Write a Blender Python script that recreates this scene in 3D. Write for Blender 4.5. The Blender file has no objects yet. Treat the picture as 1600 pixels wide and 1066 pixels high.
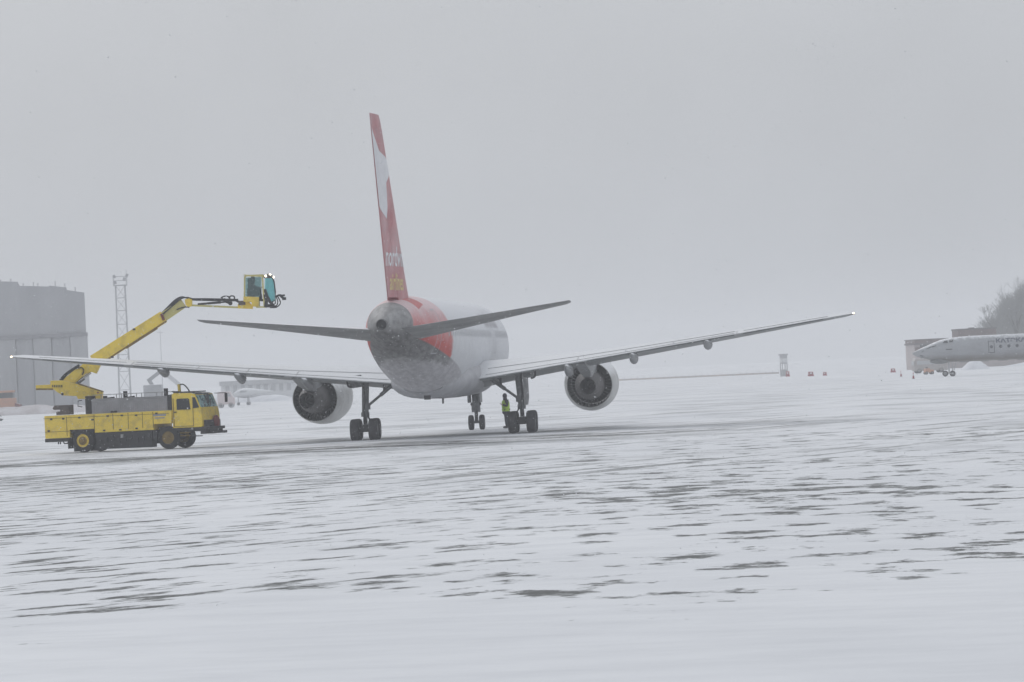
import bpy, bmesh, math, random
import numpy as np
from math import sin, cos, tan, pi, radians, sqrt, exp
from mathutils import Vector, Matrix, Euler
random.seed(7); np.random.seed(7)
S = bpy.context.scene
COL = S.collection

# ------------------------------------------------------------------ camera
F, H, ROLL, PITCH = 7003.0, 2.876, 0.045, 0.0065
cam = bpy.data.cameras.new('camera'); cam_o = bpy.data.objects.new('camera', cam); COL.objects.link(cam_o)
cam.sensor_width = 36.0; cam.lens = F / 1600 * 36.0; cam.clip_start = 0.5; cam.clip_end = 9000
Rp = Matrix.Rotation(PITCH, 3, 'X')
r_ = Rp @ Vector((cos(ROLL), 0, -sin(ROLL))); u_ = Rp @ Vector((sin(ROLL), 0, cos(ROLL))); f_ = Rp @ Vector((0, 1, 0))
cam_o.matrix_world = Matrix(((r_.x, u_.x, -f_.x, 0), (r_.y, u_.y, -f_.y, 0), (r_.z, u_.z, -f_.z, H), (0, 0, 0, 1)))
S.camera = cam_o

# ------------------------------------------------------------------ world, sun, exposure
SUN_EL, SUN_AZ = radians(38), radians(-25)
w = bpy.data.worlds.new('World'); S.world = w; w.use_nodes = True
nt = w.node_tree; nt.nodes.clear()
sky = nt.nodes.new('ShaderNodeTexSky'); sky.sky_type = 'NISHITA'; sky.sun_disc = False
sky.sun_elevation = SUN_EL; sky.sun_rotation = SUN_AZ; sky.dust_density = 5; sky.air_density = 1.5
hs = nt.nodes.new('ShaderNodeHueSaturation'); hs.inputs['Saturation'].default_value = 0.25
mx = nt.nodes.new('ShaderNodeMixRGB'); mx.inputs[0].default_value = 0.9
geo = nt.nodes.new('ShaderNodeTexCoord'); sep = nt.nodes.new('ShaderNodeSeparateXYZ')
ramp = nt.nodes.new('ShaderNodeValToRGB')
ramp.color_ramp.elements[0].position = 0.0; ramp.color_ramp.elements[0].color = (4.92, 5.14, 5.48, 1)
ramp.color_ramp.elements[1].position = 0.9; ramp.color_ramp.elements[1].color = (6.5, 6.85, 7.45, 1)
bgn = nt.nodes.new('ShaderNodeBackground'); bgn.inputs['Strength'].default_value = 0.1
wo = nt.nodes.new('ShaderNodeOutputWorld')
L = nt.links.new
L(sky.outputs[0], hs.inputs['Color']); L(hs.outputs[0], mx.inputs[1])
L(geo.outputs['Generated'], sep.inputs[0]); L(sep.outputs['Z'], ramp.inputs[0]); 
cn = nt.nodes.new('ShaderNodeTexNoise'); cn.inputs['Scale'].default_value = 9; cn.inputs['Detail'].default_value = 4; cn.inputs['Roughness'].default_value = .5
cmr = nt.nodes.new('ShaderNodeMapRange'); cmr.inputs['From Min'].default_value = .3; cmr.inputs['From Max'].default_value = .7; cmr.inputs['To Min'].default_value = .93; cmr.inputs['To Max'].default_value = 1.07
cmx = nt.nodes.new('ShaderNodeVectorMath'); cmx.operation = 'MULTIPLY'
L(geo.outputs['Generated'], cn.inputs['Vector']); L(cn.outputs['Fac'], cmr.inputs['Value']); L(ramp.outputs[0], cmx.inputs[0]); L(cmr.outputs[0], cmx.inputs[1]); L(cmx.outputs[0], mx.inputs[2])
L(mx.outputs[0], bgn.inputs['Color']); L(bgn.outputs[0], wo.inputs['Surface'])
sl = bpy.data.lights.new('sun', 'SUN'); sl.energy = 0.6; sl.angle = radians(40); sl.color = (1.0, 0.98, 0.95)
so = bpy.data.objects.new('sun', sl); COL.objects.link(so)
so.rotation_euler = Euler((pi / 2 - SUN_EL, 0, -SUN_AZ + pi), 'XYZ')
S.view_settings.view_transform = 'Standard'; S.view_settings.look = 'None'
S.view_settings.exposure = 0.04; S.view_settings.gamma = 1.0; S.view_settings.use_curve_mapping = False
S.cycles.use_denoising = True
S.cycles.max_bounces = 8; S.cycles.diffuse_bounces = 3; S.cycles.transparent_max_bounces = 16
S.cycles.volume_bounces = 1; S.cycles.sample_clamp_indirect = 4.0
S.cycles.use_adaptive_sampling = True; S.cycles.adaptive_threshold = 0.01

# ------------------------------------------------------------------ helpers
def hor(px):                      # photo row of the horizon at a photo column
    return 533 + F * tan(PITCH) - (px - 800) * tan(ROLL)
def at(px, py, Y):                # photo pixel -> world point in the plane y = Y
    a, b = (px - 800), (py - 533)
    u = a * cos(ROLL) - b * sin(ROLL); v = a * sin(ROLL) + b * cos(ROLL)
    d = f_ + (Rp @ Vector((1, 0, 0))) * (u / F) + (Rp @ Vector((0, 0, 1))) * (-v / F)
    t = Y / d.y
    return Vector((0, 0, H)) + d * t
def G(px, py):                    # photo pixel -> point on the ground
    a, b = (px - 800), (py - 533)
    u = a * cos(ROLL) - b * sin(ROLL); v = a * sin(ROLL) + b * cos(ROLL)
    d = f_ + (Rp @ Vector((1, 0, 0))) * (u / F) + (Rp @ Vector((0, 0, 1))) * (-v / F)
    return Vector((0, 0, H)) + d * (-H / d.z)
def col(x, Y):                    # world x for photo column at ground-ish level
    return at(x, hor(x), Y).x

class MB:
    def __init__(s): s.bm = bmesh.new(); s.mi = 0
    def _f(s, vs):
        try:
            f = s.bm.faces.new(vs); f.material_index = s.mi; return f
        except ValueError: return None
    def box(s, c, d, R=None):
        c = Vector(c); h = Vector(d) / 2; vs = []
        for x in (-1, 1):
            for y in (-1, 1):
                for z in (-1, 1):
                    p = Vector((x * h.x, y * h.y, z * h.z))
                    if R is not None: p = R @ p
                    vs.append(s.bm.verts.new(c + p))
        for q in ((0, 1, 3, 2), (4, 6, 7, 5), (0, 4, 5, 1), (2, 3, 7, 6), (0, 2, 6, 4), (1, 5, 7, 3)):
            s._f([vs[i] for i in q])
        return s
    def bb(s, a, b):
        a = Vector(a); b = Vector(b)
        return s.box((a + b) / 2, (abs(b.x - a.x), abs(b.y - a.y), abs(b.z - a.z)))
    def frame(s, p0, p1, up=(0, 0, 1)):
        d = (Vector(p1) - Vector(p0)); l = d.length; d = d / max(l, 1e-9)
        up = Vector(up)
        if abs(d.dot(up)) > 0.98: up = Vector((1, 0, 0))
        x = d.cross(up).normalized(); y = x.cross(d).normalized()
        return x, y, d, l
    def beam(s, p0, p1, wd, ht, wd1=None, ht1=None, up=(0, 0, 1)):
        x, y, d, l = s.frame(p0, p1, up); wd1 = wd if wd1 is None else wd1; ht1 = ht if ht1 is None else ht1
        A = []
        for p, a, b in ((Vector(p0), wd, ht), (Vector(p1), wd1, ht1)):
            A.append([s.bm.verts.new(p + x * (i * a / 2) + y * (j * b / 2)) for i, j in ((-1, -1), (1, -1), (1, 1), (-1, 1))])
        for i in range(4): s._f([A[0][i], A[0][(i + 1) % 4], A[1][(i + 1) % 4], A[1][i]])
        s._f(A[0][::-1]); s._f(A[1])
        return s
    def loft(s, rings, cap=True):
        V = [[s.bm.verts.new(p) for p in r] for r in rings]
        n = len(V[0])
        for a, b in zip(V, V[1:]):
            for i in range(n): s._f([a[i], a[(i + 1) % n], b[(i + 1) % n], b[i]])
        if cap: s._f(V[0][::-1]); s._f(V[-1])
        return s
    def cyl(s, p0, p1, r0, r1=None, n=14, cap=True):
        r1 = r0 if r1 is None else r1
        x, y, d, l = s.frame(p0, p1)
        R = [[Vector(p) + (x * cos(2 * pi * i / n) + y * sin(2 * pi * i / n)) * r for i in range(n)] for p, r in ((p0, r0), (p1, r1))]
        return s.loft(R, cap)
    def lathe(s, prof, o, ax, n=32, cap=False):     # prof: (distance along ax, radius)
        o = Vector(o); x, y, d, l = s.frame(o, o + Vector(ax))
        R = [[o + d * a + (x * cos(2 * pi * i / n) + y * sin(2 * pi * i / n)) * r for i in range(n)] for a, r in prof]
        return s.loft(R, cap)
    def tube(s, pts, r, n=7):
        pts = [Vector(p) for p in pts]; R = []
        for k, p in enumerate(pts):
            a = pts[max(0, k - 1)]; b = pts[min(len(pts) - 1, k + 1)]
            x, y, d, l = s.frame(a, b)
            rr = r[k] if isinstance(r, (list, tuple)) else r
            R.append([p + (x * cos(2 * pi * i / n) + y * sin(2 * pi * i / n)) * rr for i in range(n)])
        return s.loft(R, True)
    def curve(s, pts, r, n=6, k=5):                 # smooth hose through points
        pts = [Vector(p) for p in pts]; P = [pts[0]] + pts + [pts[-1]]; out = []
        for i in range(1, len(P) - 2):
            for j in range(k):
                t = j / k; a, b, c, d = P[i - 1], P[i], P[i + 1], P[i + 2]
                out.append(0.5 * ((2 * b) + (c - a) * t + (2 * a - 5 * b + 4 * c - d) * t * t + (3 * b - a - 3 * c + d) * t ** 3))
        out.append(pts[-1]); return s.tube(out, r, n)
    def prism(s, poly, mapf, t0, t1):               # poly of 2D points, mapf(u, v, t) -> 3D
        A = [s.bm.verts.new(mapf(u, v, t0)) for u, v in poly]; B = [s.bm.verts.new(mapf(u, v, t1)) for u, v in poly]
        n = len(poly)
        for i in range(n): s._f([A[i], A[(i + 1) % n], B[(i + 1) % n], B[i]])
        s._f(A[::-1]); s._f(B); return s
    def ball(s, c, r, sc=(1, 1, 1), n=10, m=7):
        c = Vector(c); R = []
        for j in range(m + 1):
            t = pi * (j + .02) / (m + .04)
            R.append([c + Vector((sin(t) * cos(2 * pi * i / n) * sc[0], sin(t) * sin(2 * pi * i / n) * sc[1], cos(t) * sc[2])) * r for i in range(n)])
        return s.loft(R, True)
    def build(s, name, mats, parent=None, smooth=40, bevel=0, world=None):
        if world is not None:
            inv = world.inverted(); s.bm.transform(inv)
        bmesh.ops.recalc_face_normals(s.bm, faces=s.bm.faces)
        me = bpy.data.meshes.new(name); s.bm.to_mesh(me); s.bm.free()
        for m in (mats if isinstance(mats, (list, tuple)) else [mats]): me.materials.append(m)
        if smooth:
            me.shade_smooth(); me.set_sharp_from_angle(angle=radians(smooth))
        o = bpy.data.objects.new(name, me); COL.objects.link(o)
        if parent is not None: o.parent = parent
        if bevel:
            b = o.modifiers.new('b', 'BEVEL'); b.width = bevel; b.segments = 2; b.limit_method = 'ANGLE'; b.angle_limit = radians(50)
        return o

def tag(o, label=None, cat=None, group=None, kind=None):
    if label: o['label'] = label
    if cat: o['category'] = cat
    if group: o['group'] = group
    if kind: o['kind'] = kind
    return o
def thing(name, loc, rotz, label, cat, group=None, rot=None):
    o = bpy.data.objects.new(name, None); COL.objects.link(o)
    o.location = loc; o.rotation_euler = rot if rot else (0, 0, rotz); o.empty_display_size = .3
    tag(o, label, cat, group)
    o['_m'] = [v for row in (Matrix.Translation(Vector(loc)) @ Euler(o.rotation_euler).to_matrix().to_4x4()) for v in row]
    return o
def MW(o):
    a = list(o['_m']); return Matrix([a[0:4], a[4:8], a[8:12], a[12:16]])
def copy_tree(o, parent=None):
    c = o.copy(); COL.objects.link(c); c.parent = parent
    for ch in list(o.children): copy_tree(ch, c)
    return c

# ------------------------------------------------------------------ materials
def mat(name, c1, c2=None, sc=1.0, rough=.6, metal=0.0, snow=0.0, snow_n=.35, bump=0.0, detail=6, emis=None, stretch=(1, 1, 1), amt=(.35, .65), spec=.5):
    m = bpy.data.materials.new(name); m.use_nodes = True; N = m.node_tree.nodes; K = m.node_tree.links.new
    b = N['Principled BSDF']; b.inputs['Roughness'].default_value = rough; b.inputs['Metallic'].default_value = metal
    b.inputs['Specular IOR Level'].default_value = spec
    tc = N.new('ShaderNodeTexCoord'); mp = N.new('ShaderNodeMapping'); mp.inputs['Scale'].default_value = stretch
    K(tc.outputs['Object'], mp.inputs[0])
    ns = N.new('ShaderNodeTexNoise'); ns.inputs['Scale'].default_value = sc; ns.inputs['Detail'].default_value = detail; ns.inputs['Roughness'].default_value = .62
    K(mp.outputs[0], ns.inputs['Vector'])
    cr = N.new('ShaderNodeValToRGB'); c2 = c2 or tuple(x * .75 for x in c1)
    cr.color_ramp.elements[0].position = amt[0]; cr.color_ramp.elements[1].position = amt[1]
    cr.color_ramp.elements[0].color = (*c2, 1); cr.color_ramp.elements[1].color = (*c1, 1)
    K(ns.outputs['Fac'], cr.inputs[0]); out = cr.outputs[0]
    if snow > 0:      # snow lying on faces that look up
        g = N.new('ShaderNodeNewGeometry'); sp = N.new('ShaderNodeSeparateXYZ'); K(g.outputs['Normal'], sp.inputs[0])
        n2 = N.new('ShaderNodeTexNoise'); n2.inputs['Scale'].default_value = 2.3; n2.inputs['Detail'].default_value = 5; K(tc.outputs['Object'], n2.inputs['Vector'])
        ad = N.new('ShaderNodeMath'); ad.operation = 'MULTIPLY_ADD'; K(n2.outputs['Fac'], ad.inputs[0]); ad.inputs[1].default_value = .5; K(sp.outputs['Z'], ad.inputs[2])
        mr = N.new('ShaderNodeMapRange'); mr.inputs['From Min'].default_value = snow_n + .1; mr.inputs['From Max'].default_value = snow_n + .45
        mr.inputs['To Max'].default_value = snow; K(ad.outputs[0], mr.inputs['Value'])
        mm = N.new('ShaderNodeMixRGB'); K(mr.outputs[0], mm.inputs[0]); K(out, mm.inputs[1]); mm.inputs[2].default_value = (.82, .83, .85, 1)
        out = mm.outputs[0]
    K(out, b.inputs['Base Color'])
    if bump:
        bp = N.new('ShaderNodeBump'); bp.inputs['Strength'].default_value = bump; bp.inputs['Distance'].default_value = .05
        K(ns.outputs['Fac'], bp.inputs['Height']); K(bp.outputs[0], b.inputs['Normal'])
    if emis:
        b.inputs['Emission Color'].default_value = (*emis[:3], 1); b.inputs['Emission Strength'].default_value = emis[3]
    return m
M = {}
M['white'] = mat('aircraft_white', (.72, .73, .75), (.6, .61, .63), 1.2, .45, snow=.8)
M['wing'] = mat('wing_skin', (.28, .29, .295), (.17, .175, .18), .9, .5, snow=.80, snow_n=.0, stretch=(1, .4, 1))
M['wingdark'] = mat('flap_edge', (.16, .17, .17), (.10, .11, .11), 1.5, .6, snow=.6, snow_n=.5)
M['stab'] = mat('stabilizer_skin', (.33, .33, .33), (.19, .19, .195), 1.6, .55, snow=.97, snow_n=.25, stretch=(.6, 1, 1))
M['fairing'] = mat('fairing_skin', (.34, .35, .36), (.22, .225, .23), 3, .5, snow=.95, snow_n=.25)
M['cowl'] = mat('engine_cowl', (.50, .50, .49), (.34, .34, .33), 1.5, .35, .2, snow=.9, snow_n=.4)
M['duct'] = mat('fan_duct', (.03, .03, .035), (.015, .015, .017), 4, .5)
M['core'] = mat('core_cowl', (.115, .105, .105), (.055, .05, .05), 4, .7, 0)
M['black'] = mat('dark_rubber', (.03, .03, .033), (.018, .018, .02), 8, .8, snow=.25, snow_n=.9)
M['tyre'] = mat('tyre_rubber', (.028, .028, .031), (.015, .015, .017), 12, .85)
M['tyresnow'] = mat('tyre_rubber_dusted', (.05, .05, .055), (.02, .02, .023), 7, .85)
M['gear'] = mat('gear_metal', (.20, .205, .21), (.10, .105, .11), 5, .5, .2, snow=.5, snow_n=.75)
M['gearw'] = mat('gear_panel', (.42, .42, .42), (.28, .28, .28), 4, .5, snow=.5, snow_n=.75)
M['rim'] = mat('wheel_rim', (.30, .30, .31), (.18, .18, .19), 5, .5, .4)
M['dark'] = mat('dark_metal', (.045, .045, .05), (.02, .02, .022), 6, .6, snow=.6, snow_n=.85)
M['glassdark'] = mat('dark_glass', (.02, .025, .03), (.015, .018, .02), 3, .12)
M['teal'] = mat('tinted_glass_reflect', (.50, .74, .74), (.07, .17, .19), 3.5, .1, amt=(.42, .55))  # teal glass; the light patches are reflections painted into its colour
M['yellow'] = mat('truck_yellow', (.95, .70, .085), (.68, .50, .10), 2.6, .45, snow=.85, snow_n=.8, detail=10, amt=(.30, .52))
M['yellowd'] = mat('truck_yellow_grimy', (.30, .19, .025), (.15, .10, .03), 3.0, .6, snow=.5, snow_n=.85, detail=9)
M['pale'] = mat('pale_yellow', (.66, .60, .22), (.56, .50, .20), 2.0, .5, snow=.7, snow_n=.7)
M['tank'] = mat('tank_grey', (.42, .41, .42), (.34, .335, .34), 2.5, .5, snow=.9, snow_n=.75)
M['brown'] = mat('rusty_grey_box', (.14, .11, .095), (.09, .075, .07), 3, .7, snow=.7, snow_n=.85)
M['red'] = mat('red_paint', (.22, .03, .025), (.10, .02, .02), 3, .5, snow=.7, snow_n=.85)
M['chrome'] = mat('ram_steel', (.7, .72, .74), (.6, .62, .64), 5, .25, .8)
M['lamp'] = mat('lit_lamp', (.9, .85, .7), rough=.3, emis=(1, .88, .66, 7))
M['navlamp'] = mat('lit_wingtip_lamp', (.9, .85, .7), rough=.3, emis=(1, .72, .4, 5))
M['concrete'] = mat('hangar_cladding', (.42, .425, .44), (.35, .355, .37), .35, .8, detail=7, stretch=(1, 1, .25))  # hangar greys lightened, putting extra distance haze into the colour
M['concrete2'] = mat('hangar_door_sheet', (.44, .445, .455), (.37, .375, .385), .5, .8, detail=7, stretch=(1, 1, .15))  # door sheets lightened for haze like the cladding
M['hgdark'] = mat('hangar_seam', (.29, .29, .305), (.24, .24, .255), 1, .9)
M['mast'] = mat('mast_steel', (.50, .505, .515), (.42, .425, .43), 2, .7)  # steel paled in its colour to look deeper in haze
M['ochre'] = mat('ochre_plaster', (.47, .41, .40), (.38, .33, .325), .6, .8, detail=6)
M['brick'] = mat('brown_wall', (.20, .13, .12), (.14, .09, .085), .6, .8, detail=6)
M['roofdk'] = mat('roof_fascia', (.13, .10, .105), (.09, .07, .075), 1, .8)
M['orange'] = mat('orange_paint', (.56, .27, .16), (.44, .24, .16), 2, .6, snow=.6, snow_n=.8)  # orange lightened so the far vehicle fades as in thicker haze
M['redplas'] = mat('red_plastic', (.38, .045, .055), (.26, .035, .04), 3, .6, snow=.7, snow_n=.8)
M['paleveh'] = mat('pale_vehicle', (.72, .725, .73), (.66, .665, .675), 1.5, .6, snow=.9, snow_n=.6)  # whitened for far things, haze mixed into the colour
M['greyveh'] = mat('grey_vehicle', (.49, .495, .505), (.42, .425, .435), 1.5, .6, snow=.9, snow_n=.6)  # far darks such as tyres and windows, greyed to imitate haze
M['bark'] = mat('bark', (.075, .065, .06), (.045, .04, .037), 4, .9, snow=.5, snow_n=.7)
M['twig'] = mat('twigs', (.27, .275, .265), (.17, .17, .165), 2, .9)
M['snowbank'] = mat('snow_heap', (.80, .81, .84), (.62, .63, .66), .8, .8, bump=.3)
M['dirtysnow'] = mat('dirty_snow_heap', (.62, .60, .61), (.42, .38, .38), .5, .8, bump=.3)
M['cloth'] = mat('dark_cloth', (.028, .03, .04), (.018, .02, .026), 9, .9)
M['cloth2'] = mat('trouser_cloth', (.035, .04, .055), (.02, .024, .032), 9, .9)
M['skin'] = mat('skin', (.45, .27, .2), (.38, .22, .16), 9, .6)
M['hiviz'] = mat('hi_vis_cloth', (.42, .62, .05), (.32, .5, .05), 9, .7)
M['whiteletter'] = mat('white_lettering', (.80, .80, .82), (.72, .72, .74), 2, .5)
M['yellowletter'] = mat('yellow_lettering', (.72, .58, .22), (.66, .52, .2), 2, .5)
M['blueletter'] = mat('blue_lettering', (.015, .025, .06), (.01, .02, .05), 2, .5)
M['greyletter'] = mat('grey_lettering', (.56, .54, .56), (.50, .48, .51), 2, .5)
M['shadewin'] = mat('cabin_window_glass', (.40, .41, .44), (.32, .33, .36), 2, .3)
M['jetwin'] = mat('dark_cabin_window', (.035, .04, .05), (.02, .025, .035), 2, .3)
M['alu'] = mat('bare_alloy', (.40, .405, .41), (.30, .305, .31), 1.2, .45, .2, snow=.9, snow_n=.85, stretch=(.5, 1, 2))

def node_fuselage():
    """white airliner with a red rear, grey belly and bare tail cone; soot and a thin film of frost on the paint"""
    m = bpy.data.materials.new('fuselage_livery'); m.use_nodes = True; T = m.node_tree; N = T.nodes; K = T.links.new
    b = N['Principled BSDF']; b.inputs['Roughness'].default_value = .6
    tc = N.new('ShaderNodeTexCoord'); sp = N.new('ShaderNodeSeparateXYZ'); K(tc.outputs['Object'], sp.inputs[0])
    def mth(op, a, bb=None, c=None):
        n = N.new('ShaderNodeMath'); n.operation = op; n.use_clamp = False
        for i, v in enumerate((a, bb, c)):
            if v is None: continue
            if isinstance(v, (int, float)): n.inputs[i].default_value = v
            else: K(v, n.inputs[i])
        return n.outputs[0]
    def mix(f, a, c):
        n = N.new('ShaderNodeMixRGB')
        K(f, n.inputs[0]) if not isinstance(f, float) else setattr(n.inputs[0], 'default_value', f)
        for i, v in ((1, a), (2, c)):
            if isinstance(v, tuple): n.inputs[i].default_value = (*v, 1)
            else: K(v, n.inputs[i])
        return n.outputs[0]
    def rng(v, a, c, lo=0., hi=1.):
        n = N.new('ShaderNodeMapRange'); K(v, n.inputs['Value']); n.inputs['From Min'].default_value = a; n.inputs['From Max'].default_value = c
        n.inputs['To Min'].default_value = lo; n.inputs['To Max'].default_value = hi; return n.outputs[0]
    def noise(sc, det=6, st=(1, 1, 1)):
        mp = N.new('ShaderNodeMapping'); mp.inputs['Scale'].default_value = st; K(tc.outputs['Object'], mp.inputs[0])
        n = N.new('ShaderNodeTexNoise'); n.inputs['Scale'].default_value = sc; n.inputs['Detail'].default_value = det; n.inputs['Roughness'].default_value = .6; K(mp.outputs[0], n.inputs['Vector']); return n.outputs['Fac']
    x, y, z = sp.outputs; st = mth('SUBTRACT', 23.5, y)                # station behind the nose
    g = N.new('ShaderNodeNewGeometry'); gn = N.new('ShaderNodeSeparateXYZ'); K(g.outputs['Normal'], gn.inputs[0]); nz = gn.outputs['Z']
    n1 = noise(1.1); n2 = noise(3.5, 8, (1, .35, 1)); n3 = noise(.55, 4)
    white = mix(rng(n2, .3, .7), (.60, .61, .63), (.70, .71, .73))
    redc = mix(rng(n2, .3, .7), (.46, .022, .016), (.60, .045, .03))
    front = mth('ADD', 35.0, mth('MULTIPLY', mth('SUBTRACT', z, 4.2), .35))
    isred = rng(mth('ADD', mth('SUBTRACT', st, front), mth('MULTIPLY', mth('SUBTRACT', n2, .5), .8)), -.25, .25)
    base = mix(isred, white, redc)
    # frost film on the red and white top
    film = mth('MULTIPLY', rng(mth('ADD', nz, mth('MULTIPLY', n1, .9)), .15, 1.20, .04, .66), 1.0)
    box = mth('MULTIPLY', mth('MULTIPLY', mth('GREATER_THAN', st, 39.2), mth('LESS_THAN', st, 41.2)), mth('MULTIPLY', mth('GREATER_THAN', x, .22), mth('LESS_THAN', x, 1.0)))
    wiped = mth('MULTIPLY', box, mth('GREATER_THAN', z, 5.2))
    film = mth('MULTIPLY', film, mth('SUBTRACT', 1.0, mth('MULTIPLY', wiped, .75)))
    base = mix(film, base, (.80, .80, .82))
    # grey belly and tail cone
    line = mth('ADD', 2.6, mth('MULTIPLY', mth('MAXIMUM', mth('SUBTRACT', st, 27.0), 0.0), .118))
    low = rng(mth('SUBTRACT', line, z), -.03, .03); cone = mth('GREATER_THAN', st, 43.3)
    isg = mth('MAXIMUM', low, cone)
    n4 = noise(5.0, 9, (1, .25, .6)); grey = mix(rng(n4, .35, .65), (.19, .185, .185), (.35, .345, .345))
    belly = mix(rng(n4, .35, .65), (.38, .37, .39), (.55, .54, .56))
    grey = mix(rng(z, 3.2, 4.0), belly, grey)
    L2 = mth('ADD', 3.18, mth('MULTIPLY', mth('SUBTRACT', st, 35.), .075))
    soot = mth('MULTIPLY', rng(mth('ADD', mth('SUBTRACT', z, L2), mth('MULTIPLY', mth('SUBTRACT', n1, .5), .5)), -.04, .06), rng(mth('ADD', z, mth('MULTIPLY', mth('SUBTRACT', n1, .5), .8)), 4.55, 4.85, 1., 0.))
    soot = mth('MULTIPLY', soot, rng(st, 33.5, 35.5)); soot = mth('MULTIPLY', soot, rng(n4, .25, .6, 1., .55))
    grey = mix(mth('MULTIPLY', soot, .85), grey, (.05, .045, .047))
    base = mix(isg, base, grey)
    K(base, b.inputs['Base Color'])
    bp = N.new('ShaderNodeBump'); bp.inputs['Strength'].default_value = .08; K(n2, bp.inputs['Height']); K(bp.outputs[0], b.inputs['Normal'])
    return m
M['fuse'] = node_fuselage()
def node_fin():
    m = mat('fin_red', (.46, .035, .045), (.34, .022, .03), 2.2, .45, detail=8, stretch=(1, .5, 1))
    T = m.node_tree; N = T.nodes; K = T.links.new; b = N['Principled BSDF']
    src = b.inputs['Base Color'].links[0].from_socket
    tc = N.new('ShaderNodeTexCoord'); n = N.new('ShaderNodeTexNoise'); n.inputs['Scale'].default_value = .8; n.inputs['Detail'].default_value = 6; K(tc.outputs['Object'], n.inputs['Vector'])
    sp = N.new('ShaderNodeSeparateXYZ'); K(tc.outputs['Object'], sp.inputs[0])
    mr = N.new('ShaderNodeMapRange'); K(n.outputs['Fac'], mr.inputs['Value']); mr.inputs['From Min'].default_value = .3; mr.inputs['From Max'].default_value = .75; mr.inputs['To Min'].default_value = .08; mr.inputs['To Max'].default_value = .42
    mm = N.new('ShaderNodeMixRGB'); K(mr.outputs[0], mm.inputs[0]); K(src, mm.inputs[1]); mm.inputs[2].default_value = (.78, .76, .78, 1); K(mm.outputs[0], b.inputs['Base Color'])
    return m
M['fin'] = node_fin()

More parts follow.
